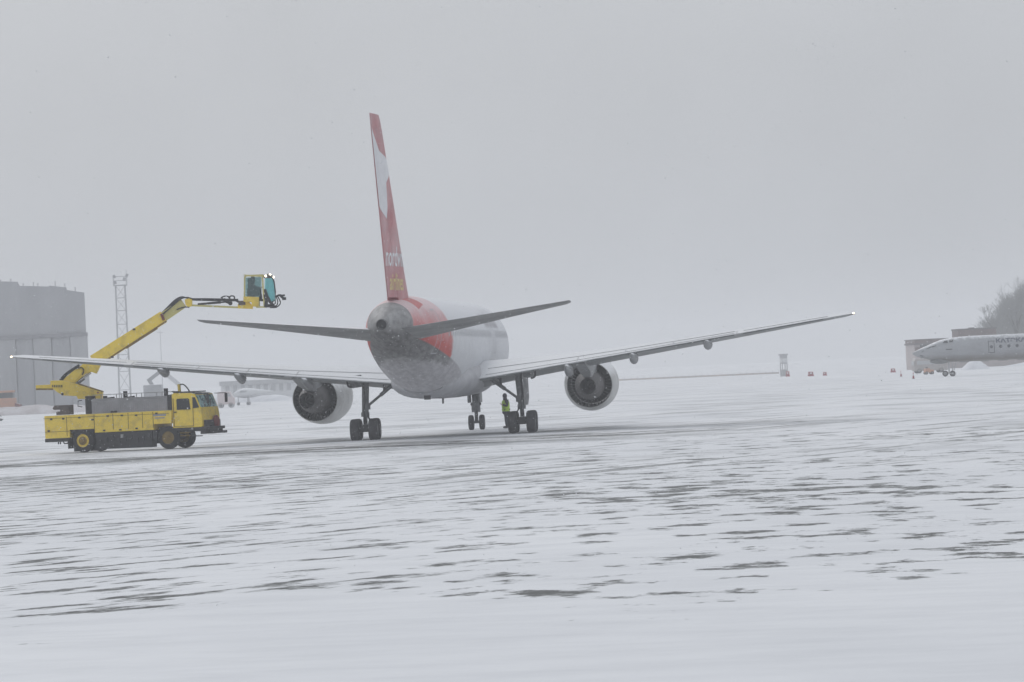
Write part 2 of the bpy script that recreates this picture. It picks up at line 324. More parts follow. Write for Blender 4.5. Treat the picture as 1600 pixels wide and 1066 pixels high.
# ------------------------------------------------------------------ ground
def ground_mat():
    m = bpy.data.materials.new('snowy_apron'); m.use_nodes = True; T = m.node_tree; N = T.nodes; K = T.links.new
    b = N['Principled BSDF']
    tc = N.new('ShaderNodeTexCoord'); sp = N.new('ShaderNodeSeparateXYZ'); K(tc.outputs['Object'], sp.inputs[0]); X, Y, Z = sp.outputs
    def mth(op, a, bb=None, c=None, cl=False):
        n = N.new('ShaderNodeMath'); n.operation = op; n.use_clamp = cl
        for i, v in enumerate((a, bb, c)):
            if v is None: continue
            if isinstance(v, (int, float)): n.inputs[i].default_value = v
            else: K(v, n.inputs[i])
        return n.outputs[0]
    def rng(v, a, c, lo=0., hi=1., sm=False):
        n = N.new('ShaderNodeMapRange'); K(v, n.inputs['Value']); n.inputs['From Min'].default_value = a; n.inputs['From Max'].default_value = c
        n.inputs['To Min'].default_value = lo; n.inputs['To Max'].default_value = hi
        if sm: n.interpolation_type = 'SMOOTHSTEP'
        return n.outputs[0]
    def noise(sc, det=6, st=(1, 1, 1), rot=0, rgh=.6, off=(0, 0, 0), dist=0):
        mp = N.new('ShaderNodeMapping'); mp.vector_type = 'POINT'; mp.inputs['Rotation'].default_value = (0, 0, rot); mp.inputs['Scale'].default_value = st; mp.inputs['Location'].default_value = off
        # rotate first, then scale
        mp0 = N.new('ShaderNodeMapping'); mp0.inputs['Rotation'].default_value = (0, 0, rot); mp.inputs['Rotation'].default_value = (0, 0, 0)
        K(tc.outputs['Object'], mp0.inputs[0]); K(mp0.outputs[0], mp.inputs[0])
        n = N.new('ShaderNodeTexNoise'); n.inputs['Scale'].default_value = sc; n.inputs['Detail'].default_value = det; n.inputs['Roughness'].default_value = rgh
        n.inputs['Distortion'].default_value = dist
        K(mp.outputs[0], n.inputs['Vector']); return n.outputs['Fac']
    pA = noise(.85, 10, (.8, .50, 1), 0, .68); pB = noise(.95, 10, (.38, 1.25, 1), -radians(58), .68, (3, 3, 0))
    sel = rng(mth('ADD', X, mth('MULTIPLY', mth('SUBTRACT', Y, 90.), -.02)), -6., 4.)
    patch = mth('ADD', mth('MULTIPLY', pA, sel), mth('MULTIPLY', pB, mth('SUBTRACT', 1., sel)))
    big = noise(.05, 3, (1, .5, 1), 0, .5, (3.1, 7.7, 0))
    edge = mth('MULTIPLY', mth('SUBTRACT', noise(.12, 4, (1, .35, 1), 0, .5, (9, 2, 0)), .5), 34.0)
    Yj = mth('ADD', Y, edge); Yj = mth('ADD', Yj, mth('MULTIPLY', X, .35))
    near = rng(Yj, 50., 60., 0., 1., True); far = rng(Yj, 128., 260., 1., .0, True)
    region = mth('MULTIPLY', near, far)
    th = mth('SUBTRACT', .70, mth('MULTIPLY', region, .160)); th = mth('SUBTRACT', th, mth('MULTIPLY', mth('SUBTRACT', big, .5), .30))
    d1 = mth('SUBTRACT', patch, th)
    a1 = rng(d1, -.015, .028)
    # tyre and plough tracks running away to the right
    rot = -radians(66)
    trk = noise(.8, 8, (.05, 1.0, 1), rot, .66, (0, 4, 0), .2)
    trm = noise(.06, 3, (1, 1, 1), 0, .5, (5, 5, 0))
    treg = mth('MULTIPLY', rng(Yj, 95., 125.), rng(Y, 205., 420., 1., .35))
    d2 = mth('SUBTRACT', trk, mth('SUBTRACT', .60, mth('MULTIPLY', mth('SUBTRACT', trm, .45), .35)))
    a2 = mth('MULTIPLY', rng(d2, -.01, .05), mth('MULTIPLY', treg, .72))
    # wet band where aircraft and truck stand, with their contact shade painted in
    bandc = mth('ADD', Y, mth('MULTIPLY', X, -.45))
    bn = noise(.5, 9, (.3, .5, 1), 0, .72, (1, 8, 0))
    band = mth('MULTIPLY', rng(mth('ABSOLUTE', mth('SUBTRACT', bandc, 187.)), 2., 17., 1., 0., True), rng(X, 4., 16., 1., 0.))
    a3 = mth('MULTIPLY', rng(mth('SUBTRACT', mth('ADD', bn, mth('MULTIPLY', band, .11)), .565), -.01, .045), mth('MULTIPLY', band, .95))
    # scattered faint scouring everywhere in the far field
    specks = mth('MULTIPLY', rng(noise(.9, 5, (.5, .5, 1), 0, .6, (31, 17, 0)), .735, .75), .8)
    a4 = mth('MULTIPLY', rng(noise(.26, 8, (.5, .40, 1), radians(-12), .65, (2, 2, 0)), .50, .68), mth('MULTIPLY', rng(Y, 105., 170.), rng(Y, 260., 620., .62, .14)))
    a = mth('MAXIMUM', mth('MAXIMUM', mth('MULTIPLY', a1, .92), a2), mth('MAXIMUM', a3, mth('MAXIMUM', a4, specks)))
    fine = noise(2.6, 8, (1, .45, 1), 0, .75); a = mth('MULTIPLY', a, rng(fine, .36, .50, .55, 1.)); a = mth('MINIMUM', a, 1.0)
    # colours
    def mix(f, p, q):
        n = N.new('ShaderNodeMixRGB'); K(f, n.inputs[0])
        for i, v in ((1, p), (2, q)):
            if isinstance(v, tuple): n.inputs[i].default_value = (*v, 1)
            else: K(v, n.inputs[i])
        return n.outputs[0]
    drift = noise(.16, 6, (.5, .22, 1), radians(6), .55, (6, 1, 0))
    dr2 = noise(1.1, 9, (.35, .7, 1), radians(9), .68, (2, 9, 0))
    snow = mix(rng(drift, .3, .7), (.72, .73, .75), (.84, .845, .855)); snow = mix(rng(dr2, .42, .68, 0., .50), snow, (.62, .63, .65))
    asph = mix(rng(fine, .35, .65), (.165, .168, .160), (.09, .093, .089))
    base = mix(a, snow, asph); K(base, b.inputs['Base Color'])
    K(rng(a, 0., 1., .75, .85), b.inputs['Roughness']); K(rng(a, 0., 1., .4, .02), b.inputs['Specular IOR Level'])
    bp = N.new('ShaderNodeBump'); bp.inputs['Strength'].default_value = .25; bp.inputs['Distance'].default_value = .06
    hh = mth('ADD', mth('MULTIPLY', drift, 2.2), mth('MULTIPLY', a, -.5)); K(hh, bp.inputs['Height']); K(bp.outputs[0], b.inputs['Normal'])
    return m
mb = MB(); mb.bm.verts.ensure_lookup_table()
vs = [mb.bm.verts.new(p) for p in ((-1500, -60, 0), (1500, -60, 0), (1500, 3400, 0), (-1500, 3400, 0))]; mb._f(vs)
ground = mb.build('ground', ground_mat(), smooth=0); tag(ground, kind='structure')

def snow_bank(name, x0, x1, y, depth, h, m, seed, base=-.15, mound=False):
    """a heap: ridge with ragged height, closed below"""
    rnd = random.Random(seed); nx = 60; ny = 10; mb = MB(); V = []
    ph = [rnd.uniform(0, 6.28) for _ in range(6)]
    for i in range(nx + 1):
        t = i / nx; x = x0 + (x1 - x0) * t; row = []; mnd = sin(pi * t) ** .9 * (1 + .03 * sin(t * 30))
        env = min(1, t * 8, (1 - t) * 8) * (0.80 + .20 * sin(t * 7 + ph[0]) * sin(t * 17 + ph[1])) * (1 + .05 * sin(t * 41 + ph[2]) + rnd.uniform(-.03, .03))
        for j in range(ny + 1):
            s = j / ny; z = h * (mnd if mound else env) * sin(pi * s) ** .8 * (1 + rnd.uniform(-.03, .03))
            row.append(mb.bm.verts.new((x, y + depth * (s - .5), z + base * (1 if j in (0, ny) else 0))))
        V.append(row)
    for i in range(nx):
        for j in range(ny): mb._f([V[i][j], V[i + 1][j], V[i + 1][j + 1], V[i][j + 1]])
    o = mb.build(name, m, smooth=80); return tag(o, kind='structure')

# ------------------------------------------------------------------ airliner
D0, X0, YAW, BANK = 204.11, -3.375, .0792, .006
air = thing('airliner', (X0, D0, 0), 0, 'white twin-engine airliner with tall red tail fin, seen from behind being de-iced', 'airliner', rot=Euler((0, -BANK, -YAW)))
def P(s, y, z): return Vector((y, 23.5 - s, z))
FT = [(0.0, 3.45, 3.75, .08), (.4, 3.1, 4.15, .45), (1.2, 2.72, 4.65, .92), (2.4, 2.4, 5.35, 1.38), (4, 2.18, 5.95, 1.70), (6, 2.06, 6.2, 1.86), (9, 2.02, 6.25, 1.88),
      (14, 2.02, 6.25, 1.88), (20, 2.0, 6.25, 1.88), (27, 2.02, 6.25, 1.88), (30, 2.04, 6.25, 1.88), (32, 2.16, 6.25, 1.87), (34, 2.42, 6.25, 1.83), (36, 2.76, 6.24, 1.74),
      (38, 3.10, 6.2, 1.60), (40, 3.46, 6.13, 1.40), (42, 3.84, 6.0, 1.13), (43.3, 4.08, 5.89, .95), (44.5, 4.30, 5.72, .76), (45.5, 4.48, 5.5, .57), (46.2, 4.62, 5.32, .40), (46.55, 4.70, 5.19, .26)]
def fus_dims(s):
    for a, b in zip(FT, FT[1:]):
        if a[0] <= s <= b[0]:
            t = (s - a[0]) / (b[0] - a[0]); return [a[i] + (b[i] - a[i]) * t for i in (1, 2, 3)]
def ringf(s, zb, zt, hw, n=48):
    zc = (zb + zt) / 2; hh = (zt - zb) / 2; out = []
    for i in range(n):
        a = 2 * pi * i / n; c, d = cos(a), sin(a); e = 2.15 if d < 0 else 2.0
        k = (abs(c) ** e + abs(d) ** e) ** (-1 / e)
        out.append(P(s, hw * k * c, zc + hh * k * d))
    return out
rings = []
ss = sorted(set([x[0] for x in FT] + [.2, .8, 1.8, 3.2, 5, 7, 11, 17, 23.5, 25, 29, 31, 33, 35, 37, 39, 41, 42.6, 44, 45, 45.9]))
for s in ss: rings.append(ringf(s, *fus_dims(s)))
MB().loft(rings).build('fuselage', M['fuse'], air, 60)
# wing-to-body fairing
rings = []
for s, zb, hw, zt in ((12.5, 2.0, .9, 3.0), (14, 1.84, 1.5, 3.3), (16, 1.74, 1.95, 3.5), (22, 1.72, 2.02, 3.5), (26, 1.76, 1.95, 3.4), (28.5, 1.86, 1.6, 3.1), (31, 2.03, .9, 2.7)):
    rings.append([P(s, hw * (abs(cos(a)) ** .75) * (1 if cos(a) > 0 else -1), (zb + zt) / 2 + (zt - zb) / 2 * sin(a)) for a in [2 * pi * i / 28 for i in range(28)]])
MB().loft(rings).build('belly_fairing', mat('belly_fairing_paint', (.46, .46, .48), (.34, .34, .36), 1.2, .5, detail=8), air, 60)
# exhaust of the auxiliary power unit
MB().lathe([(0, .19), (-.02, .20), (-.12, .205), (-.12, .18), (-.03, .17), (-.03, .001)], P(46.55, 0, 4.945), (0, 1, 0), 20).build('exhaust_outlet', M['dark'], air)

AF = [(1.0, .0), (.92, .012), (.8, .032), (.65, .056), (.5, .074), (.38, .08), (.25, .077), (.14, .064), (.06, .045), (.015, .022), (0, 0)]
def airfoil(t, camber=.0):            # list of (x fraction LE=0..TE=1, z fraction) closed, te up front
    k = t / .16; up = [(x, z * k + camber * 4 * x * (1 - x)) for x, z in AF]; lo = [(x, -z * k * (1.0 if x < .6 else .9) + camber * 4 * x * (1 - x)) for x, z in AF[-2:0:-1]]
    te = .004
    up[0] = (1.0, te); lo.append((1.0, -te))
    return up + lo
def wing_half(sg, secs, name, m, parent, thick_dir='z', camber=0.01):
    rings = []
    for y, le, te, zle, zte, t in secs:
        c = te - le; r = []
        for x, z in airfoil(t, camber):
            if thick_dir == 'z': r.append(P(le + c * x, sg * y, zle + (zte - zle) * x + z * c))
            else: r.append(P(le + c * x, z * c, y))
        rings.append(r)
    return MB().loft(rings).build(name, m, parent, 50)
def wz(y): return 2.28 + .1225 * y         # trailing edge height
WS = []
for y, le, te, inc, t in ((1.5, 16.2, 25.1, .28, .14), (3.0, 17.0, 25.05, .24, .13), (6.3, 18.75, 25.0, .10, .115), (9.0, 20.15, 25.3, .04, .11), (12, 21.75, 25.75, .01, .11), (15.5, 23.55, 26.4, .0, .11), (18.6, 25.15, 27.0, .0, .105), (19.0, 25.75, 27.05, .0, .08)):
    WS.append((y, le, te, wz(y) + inc, wz(y), t))
for sg in (-1, 1):
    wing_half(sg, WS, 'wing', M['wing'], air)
    # seams ahead of the flaps and spoilers, laid on the upper skin
    def usurf(y, fx):
        for a, b in zip(WS, WS[1:]):
            if a[0] <= y <= b[0]:
                t = (y - a[0]) / (b[0] - a[0]); le, te, zl, zt_, th_ = [a[i] + (b[i] - a[i]) * t for i in (1, 2, 3, 4, 5)]
                for p, q_ in zip(AF, AF[1:]):
                    if q_[0] <= fx <= p[0]:
                        u = (fx - q_[0]) / (p[0] - q_[0]); zz_ = (q_[1] + (p[1] - q_[1]) * u) * th_ / .16 + .04 * fx * (1 - fx)
                        return P(le + (te - le) * fx, sg * y, zl + (zt_ - zl) * fx + zz_ * (te - le) + .012)
    q = MB()
    for fx, y0, y1, wd in ((.74, 2.2, 13.6, .05), (.91, 2.2, 13.6, .035), (.80, 14.0, 17.8, .03)):
        n = 20; pp = [usurf(y0 + (y1 - y0) * k / n, fx) for k in range(n + 1)]
        q = MB()
        for a, b in zip(pp, pp[1:]): q.beam(a, b, wd, .012)
        q.build('wing_seam', M['gear'], air)
    for y0 in (6.4, 8.6, 10.8, 13.7):
        pp = [usurf(y0, .74 + .25 * k / 5) for k in range(6)]
        q = MB()
        for a, b in zip(pp, pp[1:]): q.beam(a, b, .04, .012)
        q.build('wing_seam', M['gear'], air)
    # flap trailing edge strip, slightly drooped behind the skin
    q = MB()
    for (y0, y1) in ((2.0, 5.9), (6.9, 13.6), (14.0, 17.6)):
        def te(y): return 25.1 if y < 6.3 else 25.0 + (y - 6.3) * .163
        q.beam(P(te(y0) - .05, sg * y0, wz(y0) - .035), P(te(y1) - .05, sg * y1, wz(y1) - .03), .22, .045)
    q.build('flap_edge', M['wingdark'], air)
    for y, ln, hh in ((5.95, 3.4, .36), (8.95, 3.2, .32), (12.35, 2.9, .28)):
        te = 25.1 if y < 6.3 else 25.0 + (y - 6.3) * .163
        rr = []
        for k in range(15):
            t = k / 14; env = max(.03, (1 - t) ** .62 * min(1, .15 + t * 4.2)); s = te - ln * .62 + ln * t
            rr.append([P(s, sg * y + .24 * env * cos(a), wz(y) - .04 - hh * env * .85 + hh * env * .95 * sin(a)) for a in [2 * pi * i / 14 for i in range(14)]])
        MB().loft(rr).build('flap_track_fairing', M['fairing'], air)
    tip = MB().ball(P(27.1, sg * 18.95, wz(18.95) + .01), .045, (1, 1.2, .8)).build('wingtip_light', M['navlamp'], air)
    # tailplane: leading edge trimmed down so the underside shows
    zt = lambda y: 4.70 + .112 * y
    SS = [(.55, 39.9, 44.9, zt(.55) - .30, zt(.55), .11), (2.5, 41.3, 45.15, zt(2.5) - .235, zt(2.5), .105), (5, 43.05, 45.5, zt(5) - .15, zt(5), .10), (7.4, 44.6, 45.95, zt(7.4) - .08, zt(7.4), .09), (7.6, 44.95, 46.0, zt(7.6) - .06, zt(7.6), .06)]
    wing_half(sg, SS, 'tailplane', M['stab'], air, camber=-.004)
# fin and rudder
FS = [(5.3, 36.3, 43.35), (5.9, 37.1, 43.6), (6.6, 37.9, 43.92), (8, 39.2, 44.56), (10, 41.0, 45.48), (12, 42.85, 46.4), (13.2, 43.95, 46.95), (13.5, 44.5, 47.08)]
def finx(s, z):                        # half thickness of the fin at station and height
    for a, b in zip(FS, FS[1:]):
        if a[0] <= z <= b[0]:
            t = (z - a[0]) / (b[0] - a[0]); le = a[1] + (b[1] - a[1]) * t; te = a[2] + (b[2] - a[2]) * t
            x = (s - le) / (te - le); x = max(0, min(1, x)); k = .12 / .16
            for p, q in zip(AF, AF[1:]):
                if q[0] <= x <= p[0]:
                    u = (x - q[0]) / (p[0] - q[0]); return max(.004, (q[1] + (p[1] - q[1]) * u) * k) * (te - le), le, te
    return .02, 40, 45
def fin_part(name, x0, x1, m, secs):
    rings = []
    for z, le, te in secs:
        c = te - le; r = []
        xs = [x1 - (x1 - x0) * k / 12 for k in range(13)]
        for x in xs: r.append(P(le + c * x, max(.0, finx(le + c * x, z)[0]), z))
        for x in xs[::-1][(1 if x0 <= 0 else 0):]: r.append(P(le + c * x, -max(.0, finx(le + c * x, z)[0]), z))
        rings.append(r)
    return MB().loft(rings).build(name, m, air, 50)
FZ = []
zz = 5.3
while zz < 13.5:
    for a, b in zip(FS, FS[1:]):
        if a[0] <= zz <= b[0]:
            t = (zz - a[0]) / (b[0] - a[0]); FZ.append((zz, a[1] + (b[1] - a[1]) * t, a[2] + (b[2] - a[2]) * t)); break
    zz += .4
FZ.append(FS[-1])
fin_o = fin_part('tail_fin', 0, .70, M['fin'], FZ)
rud_o = fin_part('rudder', .706, 1.0, M['fin'], [(z, le, te) for z, le, te in FZ if z > 5.75] )
# emblem and lettering laid on the fin's curved side, both sides
def fin_decal(name, tris_pts, faces, m, sg, parent):
    me = bpy.data.meshes.new(name); vv = []
    for s, z in tris_pts:
        h, le, te = finx(s, z); s2 = min(s, te - .01); vv.append(P(s2, sg * (finx(s2, z)[0] + .006), z))
    me.from_pydata(vv, [], faces); me.materials.append(m); o = bpy.data.objects.new(name, me); COL.objects.link(o); o.parent = parent; return o
def text_mesh(txt, size, xs=1.0, bold=0.0, sub=0.12):
    cu = bpy.data.curves.new('t', 'FONT'); cu.body = txt; cu.size = size; cu.offset = bold; cu.resolution_u = 3
    o = bpy.data.objects.new('t', cu); COL.objects.link(o); dg = bpy.context.evaluated_depsgraph_get(); dg.update()
    me = bpy.data.meshes.new_from_object(o.evaluated_get(dg)); bpy.data.objects.remove(o); bpy.data.curves.remove(cu)
    bm = bmesh.new(); bm.from_mesh(me); bpy.data.meshes.remove(me)
    bmesh.ops.triangulate(bm, faces=bm.faces)
    for k in range(40):       # slice so that it can bend with the surface
        pass
    xs_ = [v.co.x for v in bm.verts]; lo, hi = min(xs_), max(xs_); n = int((hi - lo) / sub)
    for k in range(1, n):
        bmesh.ops.bisect_plane(bm, geom=bm.verts[:] + bm.edges[:] + bm.faces[:], plane_co=(lo + k * sub, 0, 0), plane_no=(1, 0, 0))
    ys_ = [v.co.y for v in bm.verts]; l2, h2 = min(ys_), max(ys_); n = int((h2 - l2) / sub)
    for k in range(1, n):
        bmesh.ops.bisect_plane(bm, geom=bm.verts[:] + bm.edges[:] + bm.faces[:], plane_co=(0, l2 + k * sub, 0), plane_no=(0, 1, 0))
    V = [(v.co.x * xs, v.co.y) for v in bm.verts]; bm.verts.index_update(); Fc = [[v.index for v in f.verts] for f in bm.faces]; bm.free()
    return V, Fc
for sg in (1, -1):
    for txt, size, z0, s_aft, m in (('nordwind', 1.15, 7.40, 44.15, 'whiteletter'), ('airlines', .98, 6.42, 43.35, 'yellowletter')):
        V, Fc = text_mesh(txt, size, .98, .018)
        wid = max(v[0] for v in V)
        pts = [((s_aft - x) if sg > 0 else (s_aft - wid + x), z0 + y) for x, y in V]
        fin_decal('lettering', pts, Fc, M[m], sg, fin_o)
    # white emblem: a swept feather form over rudder and fin
    def te_at(z): return finx(45, z)[2]
    def le_at(z): return finx(45, z)[1]
    rows = []; nz = 40
    for k in range(nz + 1):
        z = 9.30 + (12.95 - 9.30) * k / nz; te, le = te_at(z), le_at(z); c = te - le
        # aft limit and forward limit as chord fractions from the trailing edge
        if z < 9.75: aft = .25 - (z - 9.30) / .45 * .25; fwd = .25 + .08 * (z - 9.3) / .45
        else: aft = 0.0; fwd = None
        if fwd is None:
            if z < 10.8: fwd = .33 + (z - 9.75) * .10
            elif z < 11.35: fwd = .435 + (z - 10.8) * .9
            elif z < 11.7: fwd = .93
            elif z < 12.0: fwd = .93 - (z - 11.7) / .3 * .63
            else: fwd = .30 - (z - 12.0) / .95 * .28
        if z > 12.0: aft = .0
        rows.append((z, te - aft * c - .01, te - fwd * c))
    pts = []; Fc = []; nu = 14
    for z, a, b_ in rows:
        for j in range(nu + 1): pts.append((a + (b_ - a) * j / nu, z))
    for k in range(nz):
        for j in range(nu): i = k * (nu + 1) + j; Fc.append([i, i + 1, i + nu + 2, i + nu + 1])
    fin_decal('emblem', pts, Fc, M['whiteletter'], sg, fin_o)
# fuselage lettering, doors and cabin windows (laid on the skin)
def fus_point(s, z, sg, off=.006):
    zb, zt, hw = fus_dims(s); zc = (zb + zt) / 2; hh = (zt - zb) / 2; d = max(-1, min(1, (z - zc) / hh)); e = 2.15 if d < 0 else 2.0
    return P(s, sg * (hw * (1 - abs(d) ** e) ** (1 / e) + off), z)
def fus_decal(name, pts, faces, m, sg, parent, off=.006):
    me = bpy.data.meshes.new(name); me.from_pydata([fus_point(s, z, sg, off) for s, z in pts], [], faces); me.materials.append(m)
    o = bpy.data.objects.new(name, me); COL.objects.link(o); o.parent = parent; return o
for sg in (1, -1):
    V, Fc = text_mesh('nordwind', 1.35, 1.3, .02); wid = max(v[0] for v in V)
    fus_decal('lettering', [((17.5 - x) if sg > 0 else (17.5 - wid + x), 4.95 + y) for x, y in V], Fc, M['greyletter'], sg, air)
    for s0 in (4.6, 14.2, 38.0):
        w_, z0, z1 = .84, 3.75, 5.55; t = .05; pts = []; Fc = []
        for (a0, b0, a1, b1) in ((s0, z0, s0 + t, z1), (s0 + w_, z0, s0 + w_ + t, z1), (s0, z1, s0 + w_ + t, z1 + t), (s0, z0 - t, s0 + w_ + t, z0)):
            n = 8 if b1 - b0 > .5 else 1
            for k in range(n):
                i = len(pts); q0 = b0 + (b1 - b0) * k / n; q1 = b0 + (b1 - b0) * (k + 1) / n; pts += [(a0, q0), (a1, q0), (a1, q1), (a0, q1)]; Fc.append([i, i + 1, i + 2, i + 3])
        fus_decal('cabin_door', pts, Fc, M['shadewin'], sg, air, .008)
wmesh = None
for sg in (1, -1):
    for k in range(44):
        s = 6.4 + k * .69
        if 13.8 < s < 15.4: continue
        pts = [(s + .13 * cos(a), 4.62 + .19 * sin(a)) for a in [2 * pi * i / 8 for i in range(8)]]
        fus_decal('cabin_window', pts, [list(range(8))], M['shadewin'], sg, air, .007)
# belly antennas and beacon
q = MB(); q.prism([(29.0, 2.05), (29.6, 2.05), (29.5, 1.74), (29.2, 1.74)], lambda a, b, t: P(a, t, b), -.13, .13); q.build('belly_antenna', M['dark'], air)
q = MB(); q.prism([(24.0, 1.75), (24.4, 1.75), (24.45, 1.5), (24.2, 1.5)], lambda a, b, t: P(a, .2 + t, b), -.03, .03); q.build('belly_antenna', M['gear'], air)

# engines
for sg in (-1, 1):
    ex = Vector((sg * 6.5 - .09, 23.5 - 16.6, 1.985)); toe = radians(1.6)
    ax = Vector((-sg * sin(toe), cos(toe), .02)).normalized()      # forward
    nac = MB().lathe([(0, 1.04), (0, 1.075), (.5, 1.14), (1.2, 1.21), (2.2, 1.28), (3.2, 1.30), (4.1, 1.24), (4.5, 1.15), (4.6, 1.06), (4.5, .99), (3.9, .95)], ex, ax, 48).build('engine_nacelle', M['cowl'], air, 50)
    MB().lathe([(0.001, 1.04), (.6, 1.07), (1.5, 1.10), (2.6, 1.08), (3.9, .95)], ex, ax, 48).build('fan_duct', M['duct'], nac, 50)
    q = MB()
    for k in range(36):
        a = 2 * pi * k / 36; x, y, d, l = q.frame(ex, ex + ax); rd = x * cos(a) + y * sin(a); tn = -x * sin(a) + y * cos(a)
        q.beam(ex + ax * 1.1 + rd * .7, ex + ax * 1.1 + rd * 1.08, .03, .35, up=ax)
    q.build('guide_vanes', M['dark'], nac)
    MB().lathe([(3.6, .001), (3.55, .96), (3.5, .96), (3.5, .001)], ex, ax, 36).build('fan', M['dark'], nac)
    MB().lathe([(3.4, .55), (2.4, .68), (1.2, .72), (.3, .71), (-.4, .67), (-1.2, .59), (-2.0, .46), (-2.5, .375), (-2.5, .35), (-1.6, .38), (-.4, .42), (-.4, .001)], ex, ax, 40).build('core_cowl', M['core'], nac, 50)
    MB().lathe([(-.4, .22), (-1.4, .20), (-2.1, .10), (-2.3, .001)], ex, ax, 20).build('exhaust_plug', M['dark'], nac, 50)
    # ring behind the nozzle lip, lighter metal
    pyl = MB(); yy = sg * 6.5
    prof = [(13.4, 2.95), (14.2, 3.45), (19.0, 3.45), (23.6, 3.10), (23.9, 2.98), (21.2, 2.62), (19.4, 2.36), (18.4, 2.33), (16.6, 2.62), (15.2, 2.95), (13.4, 2.9)]
    def pm(a, b, t):
        tw = (1.0 if a < 19 else max(.7, 1 - (a - 19) * .07)) * (.55 if b < 2.5 else 1)
        return P(a, yy + t * tw, b)
    pyl.prism(prof, pm, -.30, .30); pyl.build('pylon', M['fairing'], air, 30)

# landing gear
def wheel(parent, c, r, wd, ax=(1, 0, 0), name='wheel', tm=None, rimm=None):
    c = Vector(c); a = Vector(ax).normalized(); h = wd / 2
    q = MB(); q.lathe([(-h, r * .56), (-h, r * .8), (-h * .82, r * .94), (-h * .45, r), (h * .45, r), (h * .82, r * .94), (h, r * .8), (h, r * .56)], c, a, 28)
    q.mi = 1; q.lathe([(-h * .98, r * .57), (-h * .7, r * .5), (-h * .75, r * .2), (-h * 1.0, r * .15), (-h, .001)], c, a, 20); q.lathe([(h * .98, r * .57), (h * .7, r * .5), (h * .75, r * .2), (h * 1.0, r * .15), (h, .001)], c, a, 20)
    return q.build(name, [tm or M['tyre'], rimm or M['rim']], parent, 35)
for sg in (-1, 1):
    y = sg * 3.60 + .12; s = 23.5
    dz = -BANK * sg * 3.6 * 0
    leg = MB().cyl(P(s, y - sg * .12, 2.95), P(s, y - sg * .02, 1.2), .17, .155, 16).cyl(P(s, y - sg * .02, 1.22), P(s, y, .5), .10, .10, 14).cyl(P(s, y - sg * .02, 1.28), P(s, y - sg * .02, 1.08), .19, .19, 14)
    leg.beam(P(s - .68, y, .5), P(s + .68, y, .5), .2, .22)
    leg = leg.build('main_landing_gear', M['gear'], air)
    for d in (-.57, .57):
        MB().box(P(s + d, y, .55), (.3, .3, .34)).build('brake', M['dark'], leg)
        for w_ in (-.42, .42): wheel(leg, P(s + d, y + w_, .495), .50, .40, name='wheel', tm=M['tyresnow'])
        MB().cyl(P(s + d, y - .43, .485), P(s + d, y + .43, .485), .09).build('axle', M['dark'], leg)
    b = MB().cyl(P(s, y - sg * .15, 1.56), P(s - .1, y - sg * .75, 2.02), .06).cyl(P(s - .1, y - sg * .75, 2.02), P(s - .15, y - sg * 1.42, 2.55), .09)
    b.box(P(s, y - sg * .2, 1.5), (.12, .2, .2)).build('side_brace', M['gear'], leg)
    MB().cyl(P(s - .1, y - sg * .93, 2.2), P(s - .1, y - sg * .95, 2.75), .06).cyl(P(s - .1, y - sg * 1.0, 2.5), P(s - .1, y - sg * 1.4, 2.72), .045).build('lock_link', M['dark'], leg)
    MB().tube([P(s + .1, y - sg * .12, 1.15), P(s + .25, y - sg * .28, .85), P(s + .15, y - sg * .2, .62)], .045).tube([P(s + .2, y + .0, 1.2), P(s + .42, y, .9), P(s + .12, y, .6)], .05).build('torsion_link', M['dark'], leg)
    d = MB()
    if sg < 0:
        d.prism([(-.05, 3.0), (-.05, 2.45), (-.45, 2.4), (-.62, 2.46), (-.68, 2.6), (-.6, 2.75), (-.62, 2.95)], lambda a, b, t: P(s + t, y + a, b), .15, .3)
    else:
        d.prism([(.12, 2.95), (.42, 2.9), (.5, 2.6), (.35, 2.52), (.14, 2.5)], lambda a, b, t: P(s + t, y + a, b), .15, .28)
    d.build('gear_door', M['gear'], leg)
    dd = MB() if sg > 0 else None
    if dd: dd.prism([(.15, 2.85), (.34, 2.85), (.36, 1.6), (.30, 1.25), (.16, 1.25)], lambda a, b, t: P(s + t - .05, y + sg * a - sg * .04, b), -.3, .3)
    if dd: dd.build('gear_door', M['gearw'], leg)
    h = MB().curve([P(s + .3, y + sg * .5, 2.95), P(s + .35, y + sg * .68, 2.8), P(s + .35, y + sg * .66, 2.52), P(s + .3, y + sg * .5, 2.45)], .05).curve([P(s + .18, y, 2.6), P(s + .2, y + .05, 1.9), P(s + .18, y - .02, 1.3), P(s + .2, y + .08, .8)], .03)
    h.build('hydraulic_hose', M['black'], leg)
s = 5.2
ng = MB().cyl(P(s, 0, 2.3), P(s, 0, .95), .19, .17).cyl(P(s, 0, .98), P(s, 0, .39), .09).box(P(s, 0, 1.05), (.42, .3, .34)).cyl(P(s, -.27, .39), P(s, .27, .39), .07).build('nose_landing_gear', M['gear'], air)
for w_ in (-.27, .27): wheel(ng, P(s, w_, .37), .375, .26, tm=M['tyresnow'])
for w_ in (-1, 1):
    MB().box(P(s + .4, w_ * .27, 1.72), (.08, 1.3, .72)).build('gear_door', M['gear'], ng)
MB().cyl(P(s, .18, 1.28), P(s - .12, .18, 1.28), .09).cyl(P(s, -.18, 1.28), P(s - .12, -.18, 1.28), .09).tube([P(s + .1, .05, 1.0), P(s + .3, .05, .75), P(s + .1, .05, .5)], .04).cyl(P(s, 0, 1.6), P(s - 1.3, 0, 2.2), .05).build('steering_linkage', M['dark'], ng)

